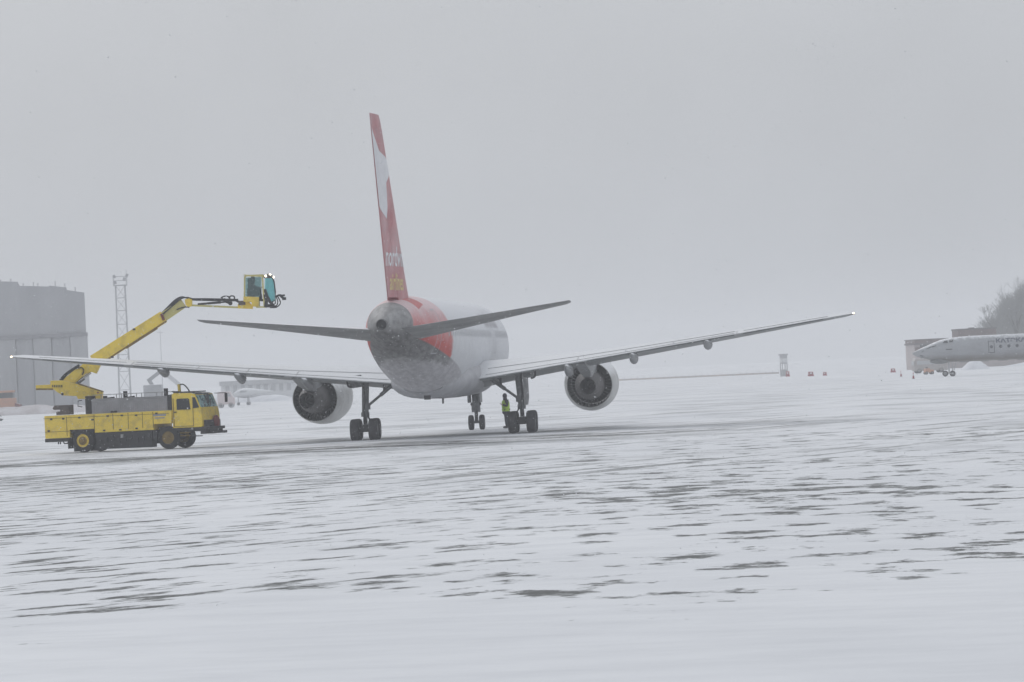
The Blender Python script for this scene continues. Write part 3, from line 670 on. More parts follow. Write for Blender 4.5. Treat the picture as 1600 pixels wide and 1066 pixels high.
# ------------------------------------------------------------------ de-icing truck
TH = radians(18)
wc = at(126, 0, 204.6); wc = Vector((col(126, 204.6), 204.6, 0))
troot = wc + Vector((sin(TH), cos(TH), 0)) * 1.08
tr = thing('deicing_truck', troot, -TH, 'yellow de-icing truck with raised boom and glazed operator cab, parked behind the left wing', 'de-icing truck')
TM = MW(tr)
W2 = 1.12
def side_panel(poly, y0, y1, name, m, bevel=.015): return MB().prism(poly, lambda a, b, t: Vector((a, t, b)), y0, y1).build(name, m, tr, 30, bevel)
body = side_panel([(-1.85, 1.74), (-1.85, .70), (-.62, .70), (-.62, 1.06), (.62, 1.06), (.62, .88), (3.52, .90), (3.52, 1.16), (4.40, 1.16), (4.45, 1.76)], -W2, W2, 'body', M['yellow'])
# locker seams, latches
q = MB()
for x in (-.75, .62, 1.55, 2.3, 3.0, 3.52): q.box((x, -W2 - .004, 1.36 if x > .6 else 1.22), (.025, .012, .72 if x > .6 else .9))
q.box((-1.24, -W2 - .004, 1.0), (1.2, .012, .02)); q.box((1.2, -W2 - .004, 1.62), (6.2, .012, .018))
q.build('locker_seams', M['yellowd'], body)
for x, z in ((-1.5, 1.58), (-.9, 1.58), (-.1, 1.6), (.55, 1.48), (1.3, 1.62), (2.0, 1.62), (2.7, 1.6), (1.1, .97), (1.9, .97), (2.7, 1.0), (-1.65, 1.05), (3.7, 1.64)):
    MB().box((x, -W2 - .02, z), (.10, .05, .07)).build('latch', M['dark'], body)
MB().box((3.85, -W2 - .006, 1.56), (.62, .014, .09)).box((3.85, -W2 - .006, 1.43), (.5, .014, .05)).build('decal', M['tank'], body)
MB().bb((-1.88, -W2 + .02, .53), (-.66, W2 - .02, .69)).build('rear_bumper', M['dark'], tr, bevel=.02)
MB().cyl((-1.3, -.9, .53), (-1.3, -.9, .42), .03).cyl((-1.2, -.9, .53), (-1.2, -.9, .42), .03).tube([(-1.05, -.9, .53), (-1.0, -.9, .44), (-.85, -.9, .44), (-.8, -.9, .53)], .03).build('hose_coupling', M['dark'], tr)
# chassis and underside equipment
q = MB().bb((-1.8, -.45, .75), (6.1, -.3, 1.0)).bb((-1.8, .3, .75), (6.1, .45, 1.0)).bb((.66, -1.06, .12), (3.4, -.5, .87)).bb((.8, .5, .25), (3.3, 1.06, .87)).bb((-.6, -1.0, .9), (.6, 1.0, 1.05)).bb((-.62, -.72, .05), (.66, -.62, 1.0)).bb((3.6, -.7, .3), (4.6, -.6, 1.0))
q.bb((3.42, -1.0, .45), (3.62, -.4, .88)).bb((4.1, -1.05, .82), (6.15, 1.05, .95)).cyl((-.0, -.9, .53), (0, .9, .53), .1).cyl((4.2, -.9, .52), (4.2, .9, .52), .1)
for k in range(9): q.box((.85 + k * .3, -1.08, .45 + (k % 3) * .09), (.18, .06, .22))
q.build('chassis', M['dark'], tr, bevel=.01)
MB().bb((-.74, -1.1, .2), (-.68, -.6, 1.05)).bb((-.6, -1.1, 1.0), (.6, -.6, 1.06)).build('mudguard', M['black'], tr)
MB().box((1.95, -1.10, .68), (.13, .02, .16)).build('placard', M['gearw'], tr)
for x, r in ((0, .54), (4.20, .52)):
    for sy in (-1, 1):
        ax = Vector((0, 1, 0))
        wheel(tr, (x, sy * .94, r), r, .30, ax, tm=M['tyre'], rimm=M['yellowd'] if x > 1 or sy > 0 else M['yellow'])
MB().lathe([(-.17, .2), (-.2, .13), (-.27, .11), (-.27, .001)], (0, -.94, .54), (0, 1, 0), 14).build('hub', M['yellowd'], tr)
# fluid tank
tk = MB(); r = []
prof = [(-.95, 1.72), (-.95, 2.30), (-.86, 2.42), (.86, 2.42), (.95, 2.30), (.95, 1.72)]
tk.prism(prof, lambda a, b, t: Vector((t, a, b)), .45, 4.18)
for k in range(34): tk.bb((.55 + k * .107, -.972, 1.78), (.59 + k * .107, -.95, 2.28))
tk.build('fluid_tank', M['tank'], tr, 30, .01)
q = MB().bb((.5, -.9, 2.58), (4.1, -.87, 2.61)).bb((.5, .87, 2.58), (4.1, .9, 2.61))
for x in (.9, 1.9, 2.9, 3.9): q.bb((x, -.9, 2.41), (x + .03, -.87, 2.6)).bb((x, .87, 2.41), (x + .03, .9, 2.6))
q.build('handrail', M['gearw'], tr)
for x, hh in ((.95, .12), (1.95, .30), (3.95, .34)): MB().cyl((x, -.5, 2.40), (x, -.5, 2.42 + hh), .10, .10, 12).cyl((x + .1, -.5, 2.41), (x + .45, -.5, 2.44), .05).build('tank_fitting', M['dark'], tr)
MB().box((1.55, -.98, 1.80), (.3, .06, .09)).build('latch', M['dark'], tr)
MB().bb((4.2, -1.0, 1.76), (4.44, 1.0, 2.44)).build('bulkhead', M['dark'], tr, bevel=.02)
# turret column and rear box
MB().cyl((-.0, 0, 1.70), (-.0, 0, 2.56), .25, .25, 20).build('turret_column', M['dark'], tr, bevel=.01)
MB().tube([(-.3, -.3, 2.38), (-.48, -.32, 2.36), (-.5, -.32, 2.12), (-.3, -.3, 2.08)], .025).build('grab_handle', M['dark'], tr)
MB().prism([(-1.30, 1.76), (-1.30, 1.90), (-1.22, 1.92), (-1.10, 1.92), (-1.10, 2.0), (-1.42, 2.0), (-1.48, 2.08), (-1.36, 2.20), (-.66, 2.20), (-.66, 1.76)], lambda a, b, t: Vector((a, t, b)), -1.0, -.45).build('equipment_box', M['brown'], tr, 30, .01)
# cab
CP = [(4.46, .94), (4.46, 2.46), (4.56, 2.53), (5.42, 2.50), (5.58, 2.44), (5.84, 1.80), (5.89, 1.5), (5.89, 1.0), (5.85, .94)]
cab = side_panel(CP, -W2 + .02, W2 - .02, 'cab', M['yellow'], .03)
MB().prism([(4.70, 1.76), (4.70, 2.22), (4.74, 2.26), (5.26, 2.26), (5.31, 2.22), (5.36, 1.76)], lambda a, b, t: Vector((a, t, b)), -W2 - .01, -W2 + .03).build('side_window', M['glassdark'], cab)
MB().bb((4.52, -W2 - .012, 2.28), (4.545, -W2 + .03, 1.0)).bb((5.47, -W2 - .002, 2.3), (5.49, -W2 + .03, 1.0)).bb((4.52, -W2 - .012, 1.0), (5.48, -W2 + .03, 1.02)).build('door_seam', M['yellowd'], cab)
MB().box((4.62, -W2 - .03, 1.66), (.14, .05, .04)).build('door_handle', M['dark'], cab)
# quarter and windscreen glass
MB().prism([(5.50, 1.80), (5.50, 2.30), (5.60, 2.30), (5.79, 1.83)], lambda a, b, t: Vector((a, t, b)), -W2 - .008, -W2 + .03).build('quarter_window', M['glassdark'], cab)
def wsl(z): return 5.58 + (2.44 - z) / .64 * .26
MB().loft([[Vector((wsl(z) + .012, -1.0, z)) for z in (1.84, 2.40)] + [Vector((wsl(z) - .02, -1.0, z)) for z in (2.40, 1.84)], [Vector((wsl(z) + .012, 1.0, z)) for z in (1.84, 2.40)] + [Vector((wsl(z) - .02, 1.0, z)) for z in (2.40, 1.84)]]).build('windscreen', M['teal'], cab)
MB().beam((wsl(1.86) + .03, -.6, 1.86), (wsl(2.2) + .03, -.1, 2.2), .03, .02).beam((wsl(1.86) + .03, .1, 1.86), (wsl(2.2) + .03, .55, 2.2), .03, .02).beam((wsl(1.84) + .02, 0, 1.84), (wsl(2.40) + .02, 0, 2.40), .05, .02).build('wiper', M['dark'], cab)
MB().bb((4.5, -1.0, 2.53), (5.3, 1.0, 2.58)).beam((4.45, -1.0, 2.60), (5.9, -1.0, 2.47), .05, .05).beam((5.6, -1.0, 2.46), (6.25, -1.15, 2.44), .05, .05).build('roof_rack', M['dark'], tr)
MB().box((6.24, -1.16, 2.22), (.09, .16, .42)).beam((6.24, -1.16, 2.44), (6.24, -1.16, 2.38), .03, .03).build('mirror', M['dark'], tr, bevel=.02)
MB().box((6.2, 1.2, 2.22), (.09, .16, .42)).beam((5.7, 1.0, 2.44), (6.2, 1.2, 2.44), .03, .03).build('mirror', M['dark'], tr, bevel=.02)
MB().beam((4.62, -.5, 2.56), (4.60, -.5, 2.92), .13, .1).build('beacon_bracket', M['yellow'], tr)
MB().curve([(4.66, -.5, 2.90), (4.82, -.5, 2.90), (4.98, -.5, 2.76), (5.10, -.5, 2.58)], .03).build('roof_hose', M['dark'], tr)
# front bumper, red lamp guard, step
MB().ball((6.02, .30, 1.13), .29, (.55, .8, 1.15), 16, 10).build('lamp_guard', M['red'], tr)
q = MB().bb((5.75, -1.0, .62), (6.02, 1.0, .95)).bb((6.0, -.8, .62), (6.35, -.5, .70)).bb((6.0, .5, .62), (6.35, .8, .70)).bb((6.1, -.8, .70), (6.14, .8, .84)).bb((6.3, -.8, .66), (6.35, .8, .74)).bb((5.9, -.9, .95), (6.0, .9, 1.25))
q.build('front_bumper', M['dark'], tr, bevel=.015)
MB().tube([(5.35, -1.05, .85), (5.35, -1.05, .56), (5.75, -1.05, .54)], .025).bb((5.35, -1.1, .52), (5.8, -.85, .56)).build('step', M['dark'], tr)
MB().ball((5.4, -1.08, .88), .06).build('side_marker', M['gearw'], tr)
MB().bb((4.75, -1.0, .70), (5.2, -.8, .74)).bb((4.75, -1.0, .56), (5.2, -.8, .60)).build('cab_step', M['yellowd'], tr)

# boom: built in the plane above the truck's centre line, turned along the world x axis
YB = troot.y + .35
def B(px, py, dy=0.0): return at(px, py, YB + dy)
inv = TM
def bbuild(q, name, m, parent=None, smooth=35, bevel=0):
    if parent is None: parent = tr
    return q.build(name, m, parent, smooth, bevel, world=TM)
def bprism(pts, t0, t1):
    q = MB(); q.prism([(i, 0) for i in range(len(pts))], lambda a, b, t: B(pts[int(a)][0], pts[int(a)][1]) + Vector((0, t, 0)), t0, t1); return q
turret = bbuild(bprism([(80, 595), (80, 601), (86, 609), (91, 613), (100, 618), (121, 619), (123, 623.5), (160, 623), (161, 612), (122, 600), (100, 594.5), (88, 594.5)], -.42, .30), 'turret', M['yellow'], bevel=.02)
bbuild(bprism([(57, 602), (57, 609), (80, 609), (86, 608), (86, 600.5)], -.3, .2), 'counterweight_arm', M['yellow'], turret, bevel=.01)
bbuild(bprism([(57.3, 607), (57.3, 609.6), (84, 609.6), (84, 607)], -.33, -.3), 'arm_underside', M['yellowd'], turret)
bbuild(MB().cyl(B(97.5, 616, -.44), B(97.5, 616, -.40), .06), 'pivot_pin', M['dark'], turret)
bbuild(MB().cyl(B(153, 613.5, -.44), B(153, 613.5, -.40), .05), 'pivot_pin', M['orange'], turret)
q = MB()
for k, wv in enumerate((3, 1.2, 1.2, 3, 1.4, 1.2)): q.box(B(82 + k * 2.9, 603.5, -.435), (.04, .02, .11))
bbuild(q, 'stencil', M['dark'], turret)
bbuild(bprism([(124, 601), (161, 612.5), (161, 611), (124, 599)], -.44, .32), 'turret_edge', M['yellowd'], turret)
# lower boom head
bh = bbuild(bprism([(97, 597), (104, 589), (118, 579), (130, 569), (137, 563), (162, 560), (160, 565), (151, 584), (143, 581), (133, 585), (117, 600)], -.25, .25), 'boom_head', M['yellow'], bevel=.01)
bbuild(bprism([(104, 598), (108, 586), (119, 577), (127, 576), (130, 580), (129, 584), (117, 598)], -.30, -.25), 'boom_head_plate', M['yellow'], bh, bevel=.03)
q = MB()
for k in range(4): q.curve([B(93.5 + k * 1.5, 594.5, -.28 + k * .12), B(101 + k, 585.5, -.28 + k * .12), B(112, 577.5 + k, -.28 + k * .12), B(124, 570 + k, -.28 + k * .12)], .045)
q.curve([B(118, 576, -.33), B(127, 574.5, -.33), B(131, 579, -.33), B(128.5, 586, -.33)], .03)
bbuild(q, 'hydraulic_hose', M['dark'], bh)
bbuild(MB().cyl(B(119, 599.5), B(131, 590.5), .10, .10).cyl(B(121, 600.5, -.1), B(124, 598, -.1), .12), 'ram_barrel', M['gear'], bh)
bbuild(MB().cyl(B(120, 597.5, -.12), B(142, 582.5, -.12), .055), 'ram_rod', M['chrome'], bh)
# telescopic boom
a, b_ = B(146.5, 565), B(256, 495)
bm_ = MB().beam(a, b_, .42, .60, .38, .56).build('boom', M['yellow'], tr, 35, .012, world=TM)
off = Vector((.0, -.2, 0)); dr = (b_ - a).normalized(); nr = Vector((-dr.z, 0, dr.x))
q = MB().beam(a + off + nr * -.27, b_ + off + nr * -.25, .05, .07)
q.beam(a + off + nr * -.31 + dr * 1.6, a + off + nr * -.31 + dr * 3.3, .08, .05)
bbuild(q, 'boom_rail', M['yellowd'], bm_)
for t_ in (.22, .62): bbuild(MB().box(a + (b_ - a) * t_ + nr * (.24 if t_ > .5 else -.3) + off, (.12, .08, .08)), 'boom_bracket', M['dark'], bm_)
c_, d_ = B(250, 499), B(287, 474)
bbuild(MB().beam(c_, d_, .34, .44, .30, .42), 'inner_boom', M['pale'], bevel=.01)
bbuild(MB().beam(B(252.5, 490.5, -.02), B(256.5, 500.5, -.02), .46, .12, up=(1, 0, 1)), 'boom_collar', M['red'])
bbuild(bprism([(289, 468), (297, 466), (300.5, 468), (300, 478.5), (295, 480), (290.5, 477.5)], -.22, .22), 'boom_knuckle', M['yellow'], bevel=.02)
q = MB()
for k in range(4):
    o2 = -.2 + k * .1
    q.curve([B(252, 493 - k, o2), B(262, 484.5 - k * 1.5, o2), B(274, 474 - k * 1.8, o2), B(284, 466.5 - k * .8, o2), B(293, 465 + k * .4, o2), B(302, 467 + k * .6, o2), B(320, 467 + k * .8, o2), B(345, 467.5 + k * .8, o2)], .035)
q.curve([B(276, 484, -.2), B(284, 481, -.2), B(291, 480, -.2), B(296, 480.5, -.2)], .03)
q.curve([B(345, 466, -.2), B(350, 463.2, -.2), B(357, 463.5, -.2), B(359, 467, -.2), B(352, 469.5, -.2), B(347, 466, -.2)], .035)
q.curve([B(357, 466, -.1), B(361, 462.6, -.1), B(366, 463.6, -.1), B(366.5, 467.5, -.1), B(370, 470, -.1), B(378, 472, -.1)], .035)
q.curve([B(350, 467, 0), B(360, 470, 0), B(368, 470, 0), B(375, 473, 0), B(384, 472, 0)], .04)
bbuild(q, 'hydraulic_hose', M['dark'])
bbuild(MB().beam(B(300, 467.8), B(372, 469), .14, .11), 'jib_upper_rail', M['dark'])
bbuild(MB().beam(B(300, 477.3), B(374, 480.6), .16, .085), 'jib_lower_rail', M['pale'])
bbuild(MB().cyl(B(309, 475.6, -.05), B(345, 472.5, -.05), .05, .06).cyl(B(340, 473, -.05), B(358, 471.3, -.05), .04), 'jib_ram', M['dark'])
bbuild(MB().ball(B(360, 474, -.05), .1).cyl(B(349, 470.5, 0), B(360, 475, 0), .04), 'valve_block', M['dark'])
bbuild(bprism([(372, 476), (372, 482), (395, 483), (395, 478), (388, 471), (376, 470)], -.22, .22), 'cab_bracket', M['yellow'], bevel=.01)
bbuild(MB().box(B(378, 473.5, -.2), (.32, .12, .2)), 'slew_motor', M['brown'])
# operator cab at the boom end
oc = bbuild(bprism([(381.3, 463.5), (381.3, 471.8), (394, 472.3), (394.5, 479), (405.5, 480), (405.5, 464.5)], -.50, .45), 'operator_cab', M['yellow'], bevel=.015)
fr = MB()
for dy in (-.48, .46):
    fr.beam(B(382, 464, dy), B(382.4, 430.5, dy), .09, .07).beam(B(381.5, 430.6, dy), B(411, 431.5, dy), .07, .08).beam(B(410, 432, dy), B(413, 480, dy), .09, .07).beam(B(382.3, 434, dy), B(386, 430, dy), .05, .06)
    fr.beam(B(403, 479.5, dy), B(415, 480, dy), .06, .07)
fr.beam(B(382, 430.4, -.48), B(382, 430.4, .46), .08, .08).beam(B(411, 431.2, -.48), B(411, 431.2, .46), .08, .08)
fr.box((B(397, 430.5) + B(397, 430.5)) / 2, (.86, .95, .05))
fr.box(B(408, 480), (.42, .95, .05))
bbuild(fr, 'cab_frame', M['pale'], oc)
def glass_mat(name, c, tr_=.55):
    m = bpy.data.materials.new(name); m.use_nodes = True; b = m.node_tree.nodes['Principled BSDF']
    b.inputs['Base Color'].default_value = (*c, 1); b.inputs['Roughness'].default_value = .05; b.inputs['Transmission Weight'].default_value = tr_
    b.inputs['IOR'].default_value = 1.05
    return m
M['gl'] = glass_mat('cab_glass', (.45, .62, .62), .85); M['glt'] = glass_mat('cab_glass_teal', (.42, .78, .80), .75)
bbuild(bprism([(384, 434), (384, 463.5), (408, 464), (408, 433)], -.49, -.475), 'side_glass', M['gl'], oc)
bbuild(bprism([(384, 434), (384, 463.5), (408, 464), (408, 433)], .45, .462), 'side_glass', M['gl'], oc)
bbuild(bprism([(414.5, 434.5), (414, 458), (418, 466), (425, 472), (429.5, 470), (429.5, 455), (427.5, 440), (425, 434)], -.47, -.455), 'nose_glass', M['glt'], oc)
bbuild(bprism([(414.5, 434.5), (414, 458), (418, 466), (425, 472), (429.5, 470), (429.5, 455), (427.5, 440), (425, 434)], .44, .455), 'nose_glass', M['glt'], oc)
bbuild(bprism([(425.6, 434), (428.2, 440), (430.2, 455), (430.2, 470), (429.7, 470), (429.7, 455), (427.7, 440), (425.1, 434)], -.46, .45), 'windscreen', M['glt'], oc)
q = MB()
for dy in (-.47, .45):
    q.tube([B(412.5, 434, dy), B(425.5, 433.6, dy), B(428.3, 440, dy), B(430.3, 456, dy), B(430.2, 474, dy), B(424, 480, dy)], .03).tube([B(413.5, 452, dy), B(417, 462, dy), B(422, 472, dy), B(426, 476, dy)], .07)
    q.tube([B(414, 460, dy), B(416, 470, dy), B(415, 480, dy)], .09)
q.box(B(421, 478), (.42, .9, .14))
bbuild(q, 'window_frame', M['dark'], oc)
q = MB().box(B(395, 457, .0), (.5, .5, .38)).box(B(390, 447, .0), (.12, .5, .7)).box(B(406, 456), (.12, .5, .3))
bbuild(q, 'seat', M['cloth'], oc)
for px, py, dy in ((415.3, 431.3, -.45), (422, 429.0, .0), (427.6, 433.0, .4)):
    l_ = bbuild(MB().ball(B(px, py, dy), .045, (1, 1, 1), 10, 6), 'work_light', M['lamp'], oc)
bbuild(MB().tube([B(412, 432.5, -.4), B(419, 428.6, 0), B(426, 432.5, .4)], .04).box(B(420, 431.5, 0), (.15, .3, .1)), 'light_bar', M['dark'], oc)
# spray nozzle arm with hoses
q = MB().tube([B(430, 464), B(436, 461.2), B(441, 462), B(445, 461.3)], .05).tube([B(437, 461), B(442, 465.5), B(446.5, 467.3)], .06).cyl(B(441, 467), B(447, 466.5), .07)
q.curve([B(433, 462), B(437, 469), B(438, 474), B(434, 479), B(428, 481)], .03).curve([B(431, 463), B(434, 471), B(432, 478), B(426, 481)], .03).curve([B(429, 468), B(424, 474), B(420, 480)], .04).box(B(427, 479.5), (.3, .4, .12))
bbuild(q, 'spray_nozzle', M['dark'], oc)

# ------------------------------------------------------------------ people
def skin_mesh(name, chains, m, parent, root=0, levels=2, world=None):
    """chains: list of [(point, radius)...]; grown as one connected surface by the skin modifier"""
    me = bpy.data.meshes.new(name + '_s'); verts = []; edges = []; rad = []; idx = {}
    for ch in chains:
        prev = None
        for p, r in ch:
            key = tuple(round(c, 4) for c in p)
            if key not in idx: idx[key] = len(verts); verts.append(p); rad.append(r)
            i = idx[key]
            if prev is not None and prev != i: edges.append((prev, i))
            prev = i
    me.from_pydata(verts, edges, []); o = bpy.data.objects.new(name, me); COL.objects.link(o)
    o.modifiers.new('s', 'SKIN'); sd = o.modifiers.new('u', 'SUBSURF'); sd.levels = levels; sd.render_levels = levels
    sv = me.skin_vertices[0].data
    for i, r in enumerate(rad):
        sv[i].radius = (r, r) if isinstance(r, (int, float)) else r; sv[i].use_root = (i == root)
    dg = bpy.context.evaluated_depsgraph_get(); dg.update()
    nm = bpy.data.meshes.new_from_object(o.evaluated_get(dg)); nm.name = name
    bpy.data.objects.remove(o); bpy.data.meshes.remove(me)
    nm.materials.clear(); nm.materials.append(m); nm.shade_smooth()
    o = bpy.data.objects.new(name, nm); COL.objects.link(o); o.parent = parent; return o
def hand_chains(wp, d, side, up, sc=1.0):
    """palm then five curled fingers; d = direction of the hand, side = towards the thumb, up = back of the hand"""
    wp, d, side, up = Vector(wp), Vector(d).normalized(), Vector(side).normalized(), Vector(up).normalized()
    palm = wp + d * .05 * sc; ch = [[(tuple(wp), .022 * sc), (tuple(palm), .026 * sc)]]
    for k, ln in enumerate((.075, .085, .08, .062)):
        b0 = palm + side * (.027 - .018 * k) * sc + d * .02 * sc
        p1 = b0 + d * ln * .5 * sc - up * .008; p2 = p1 + (d * .6 - up * .8).normalized() * ln * .35 * sc; p3 = p2 + (d * -.2 - up).normalized() * ln * .25 * sc
        ch.append([(tuple(palm), .026 * sc), (tuple(b0), .010 * sc), (tuple(p1), .0095 * sc), (tuple(p2), .009 * sc), (tuple(p3), .008 * sc)])
    t0 = wp + side * .028 * sc + d * .025 * sc; t1 = t0 + (side + d * .5).normalized() * .035 * sc; t2 = t1 + (d - up * .6).normalized() * .03 * sc
    ch.append([(tuple(wp), .022 * sc), (tuple(t0), .012 * sc), (tuple(t1), .011 * sc), (tuple(t2), .010 * sc)])
    return ch
def person(loc, rz, label, pose, vest=True, sc=1.0):
    """person facing local +X"""
    t = thing('person', loc, rz, label, 'person'); t.scale = (sc, sc, sc)
    J = pose
    pel = (0, 0, J['hip']); ch = (J.get('lean', 0) * .5, 0, J['hip'] + .28); nk = (J.get('lean', 0), 0, J['hip'] + .53); hd = (J.get('lean', 0) + .03, 0, J['hip'] + .66); tp = (J.get('lean', 0) + .02, 0, J['hip'] + .80)
    body = [[(pel, .13), (ch, .15), (nk, .065), (hd, .085), (tp, .075)]]
    jack = [[(pel, (.17, .20)), (ch, (.16, .21)), ((nk[0], 0, nk[2] - .05), .12), ((nk[0], 0, nk[2] + .02), .08)]]
    trou = [[(pel, .155)]]
    for sg in (-1, 1):
        k = 'L' if sg > 0 else 'R'
        sh = (ch[0], sg * .19, nk[2] - .07); el, wr = J['el' + k], J['wr' + k]
        body.append([(ch, .15), (sh, .06), (el, .045), (wr, .03)]); jack.append([(ch, (.16, .21)), (sh, .085), (el, .068), (wr, .055)])
        d = (Vector(wr) - Vector(el)).normalized(); side = Vector((0, -sg, 0)) if abs(d.y) < .7 else Vector((1, 0, 0)); up = d.cross(side) * (1 if sg > 0 else -1)
        body += hand_chains(wr, d, side, up if up.length > .1 else Vector((0, 0, 1)))
        hp = (0, sg * .09, pel[2] - .05); kn, an, toe = J['kn' + k], J['an' + k], J['to' + k]
        body.append([(pel, .13), (hp, .085), (kn, .06), (an, .04), (toe, .035)]); trou.append([(pel, .155), (hp, .115), (kn, .088), ((an[0], an[1], an[2] + .03), .075)])
        # boots
        MB().ball(((an[0] + toe[0]) / 2 + .0, (an[1] + toe[1]) / 2, an[2] - .02), .1, (1.45, .55, .62), 12, 8).cyl((an[0], an[1], an[2] - .03), (an[0], an[1], an[2] + .12), .062, .07).build('boot', M['black'], t, 60)
    # face: brow, nose, mouth and ears as part of the same body
    hx = hd[0]
    body.append([(hd, .085), ((hx + .085, 0, hd[2] + .0), .018), ((hx + .10, 0, hd[2] - .01), .012)])
    skin_mesh('body', body, M['skin'], t); skin_mesh('jacket', jack, M['cloth'], t); skin_mesh('trousers', trou, M['cloth2'], t)
    MB().ball((hx + .078, .03, hd[2] + .03), .011).ball((hx + .078, -.03, hd[2] + .03), .011).box((hx + .085, 0, hd[2] - .045), (.012, .045, .008)).build('face', M['black'], t)
    MB().ball((hx - .015, 0, hd[2] + .05), .125, (.95, .9, 1.15), 14, 10).ball((hx - .02, 0, nk[2] + .04), .11, (1, 1.05, .7), 14, 8).build('hood', M['cloth'], t, 60)
    if vest:
        r = []
        for z, a_, b2 in ((J['hip'] - .06, .19, .225), (J['hip'] + .12, .195, .225), (J['hip'] + .28, .20, .235), (J['hip'] + .42, .18, .21), (J['hip'] + .50, .13, .15)):
            cx = J.get('lean', 0) * (z - J['hip']) / .53
            r.append([Vector((cx + a_ * cos(q_), b2 * sin(q_), z)) for q_ in [2 * pi * i / 20 for i in range(20)]])
        MB().loft(r, False).build('vest', M['hiviz'], t, 80)
    return t
pf = G(792, 669.5)
stand = dict(hip=.92, lean=.02, elL=(.02, .27, 1.12), wrL=(.24, .17, 1.20), elR=(-.02, -.28, 1.14), wrR=(.04, -.30, .90),
             knL=(.06, .10, .50), anL=(.03, .11, .09), toL=(.18, .12, .05), knR=(-.02, -.10, .50), anR=(-.10, -.11, .09), toR=(.05, -.12, .05))
person((pf.x, pf.y, 0), radians(200), 'person in dark hood and yellow-green vest standing beside the right main wheels', stand, True, .99)
seatp = MW(tr) ; cseat = B(394, 462, 0)
sit = dict(hip=.10, lean=.08, elL=(.2, .24, .38), wrL=(.42, .2, .36), elR=(.2, -.24, .38), wrR=(.42, -.2, .36),
           knL=(.42, .12, .12), anL=(.45, .12, -.25), toL=(.58, .12, -.29), knR=(.42, -.12, .12), anR=(.45, -.12, -.25), toR=(.58, -.12, -.29))
person((cseat.x - .02, cseat.y, cseat.z + .02), 0, 'seated person in dark clothes inside the raised glazed cab of the yellow truck', sit, False, .92)

# ------------------------------------------------------------------ background left
YH = 600.
def hx(px): return col(px, YH)
def hz_(px, py): return at(px, py, YH).z
hg = thing('hangar', (hx(60), YH, 0), 0, 'tall grey hangar with sheet doors fading into the snowfall beyond the yellow truck', 'hangar')
HM = MW(hg); xr = hx(138.5); x_l = hx(-160)
q = MB(); zband = hz_(70, 523)
steps = [(-160, 437), (35, 440), (35.01, 446.5), (84, 447.5), (84.01, 446), (111, 449), (111.01, 453), (138.5, 457)]
poly = [(hx(p), hz_(p, y)) for p, y in steps]; poly = [(poly[0][0], zband)] + poly + [(poly[-1][0], zband)]
q.prism(poly, lambda a, b, t: Vector((a - .098 * t, YH + t, b)), 0, 46).build('upper_wall', M['concrete'], hg, 0, world=HM)
MB().prism([(x_l, -.2), (x_l, zband), (hx(138.5), zband), (hx(138.5), -.2)], lambda a, b, t: Vector((a - .098 * t, YH + t, b)), .15, 46).build('lower_wall', M['concrete2'], hg, 0, world=HM)
MB().bb((x_l, YH - .35, zband - .45), (hx(141), YH + .0, zband + .05)).build('door_rail', M['hgdark'], hg, world=HM)
for k, (a0, a1) in enumerate(((-160, -105), (-105, -52), (-52, 0), (0, 28), (28, 55), (55, 84), (84, 113), (113, 141))):
    MB().bb((hx(a0) + .06, YH - (.2 if k % 2 else .0), 0), (hx(a1) - .06, YH + .1, zband - .45)).build('hangar_door', M['concrete2'] if k % 2 else M['concrete'], hg, 0, world=HM)
for px, py in ((8, 438), (24, 437), (43, 444), (59, 442), (66, 444), (93, 441), (108, 444), (124, 450)):
    z0 = hz_(px, py + 8); MB().bb((hx(px) - .06, YH + .5, z0 - .6), (hx(px) + .04, YH + .62, z0 + .8)).box((hx(px), YH + .55, z0 + .75), (.2, .2, .1)).build('roof_lamp', M['mast'], hg, world=HM)
# far-left orange machine in front of hangar
p = G(10, 648.5); oy = 592.
om = thing('snow_blower', (col(4, oy), oy, 0), 0, 'faint orange snow-clearing vehicle at the left edge in front of the hangar', 'snow-clearing vehicle')
MB().bb((-1.9, -1.1, .9), (1.7, 1.1, 2.2)).bb((-1.9, -1.1, 2.9), (1.55, 1.1, 3.2)).build('body', M['orange'], om, bevel=.05)
MB().bb((-1.8, -1.05, 2.2), (1.45, 1.05, 2.9)).build('window', M['glassdark'], om)
for x in (-1.2, 1.0):
    for sy in (-1, 1): wheel(om, (x, sy * .95, .5), .5, .3, (0, 1, 0), tm=M['greyveh'])
MB().prism([(1.7, .3), (2.3, .2), (2.5, .6), (2.3, 1.3), (1.7, 1.5)], lambda a, b, t: Vector((a, t, b)), -1.3, 1.3).build('blower_head', M['red'], om)
# dark tow hitch of something at the left edge
p = G(2, 658)
tw = thing('tow_dolly', (p.x, p.y, 0), 0, 'small dark wheeled dolly on the snow, cut by the left edge', 'dolly')
MB().bb((-1.2, -.4, .15), (.1, .4, .24)).beam((-.1, 0, .25), (.22, 0, .12), .06, .06).beam((-.3, 0, .2), (-.1, 0, .62), .08, .05).beam((-.1, 0, .62), (.02, 0, .4), .07, .05).build('deck', M['dark'], tw)
for x in (-.9, -.05):
    for sy in (-.35, .35): wheel(tw, (x, sy, .12), .12, .08, (0, 1, 0))
snow_bank('snow_bank', col(-220, 575), col(160, 575), 575, 9, 1.45, M['dirtysnow'], 3)
snow_bank('snow_bank', col(150, 640), col(480, 640), 640, 8, 1.0, M['snowbank'], 4)

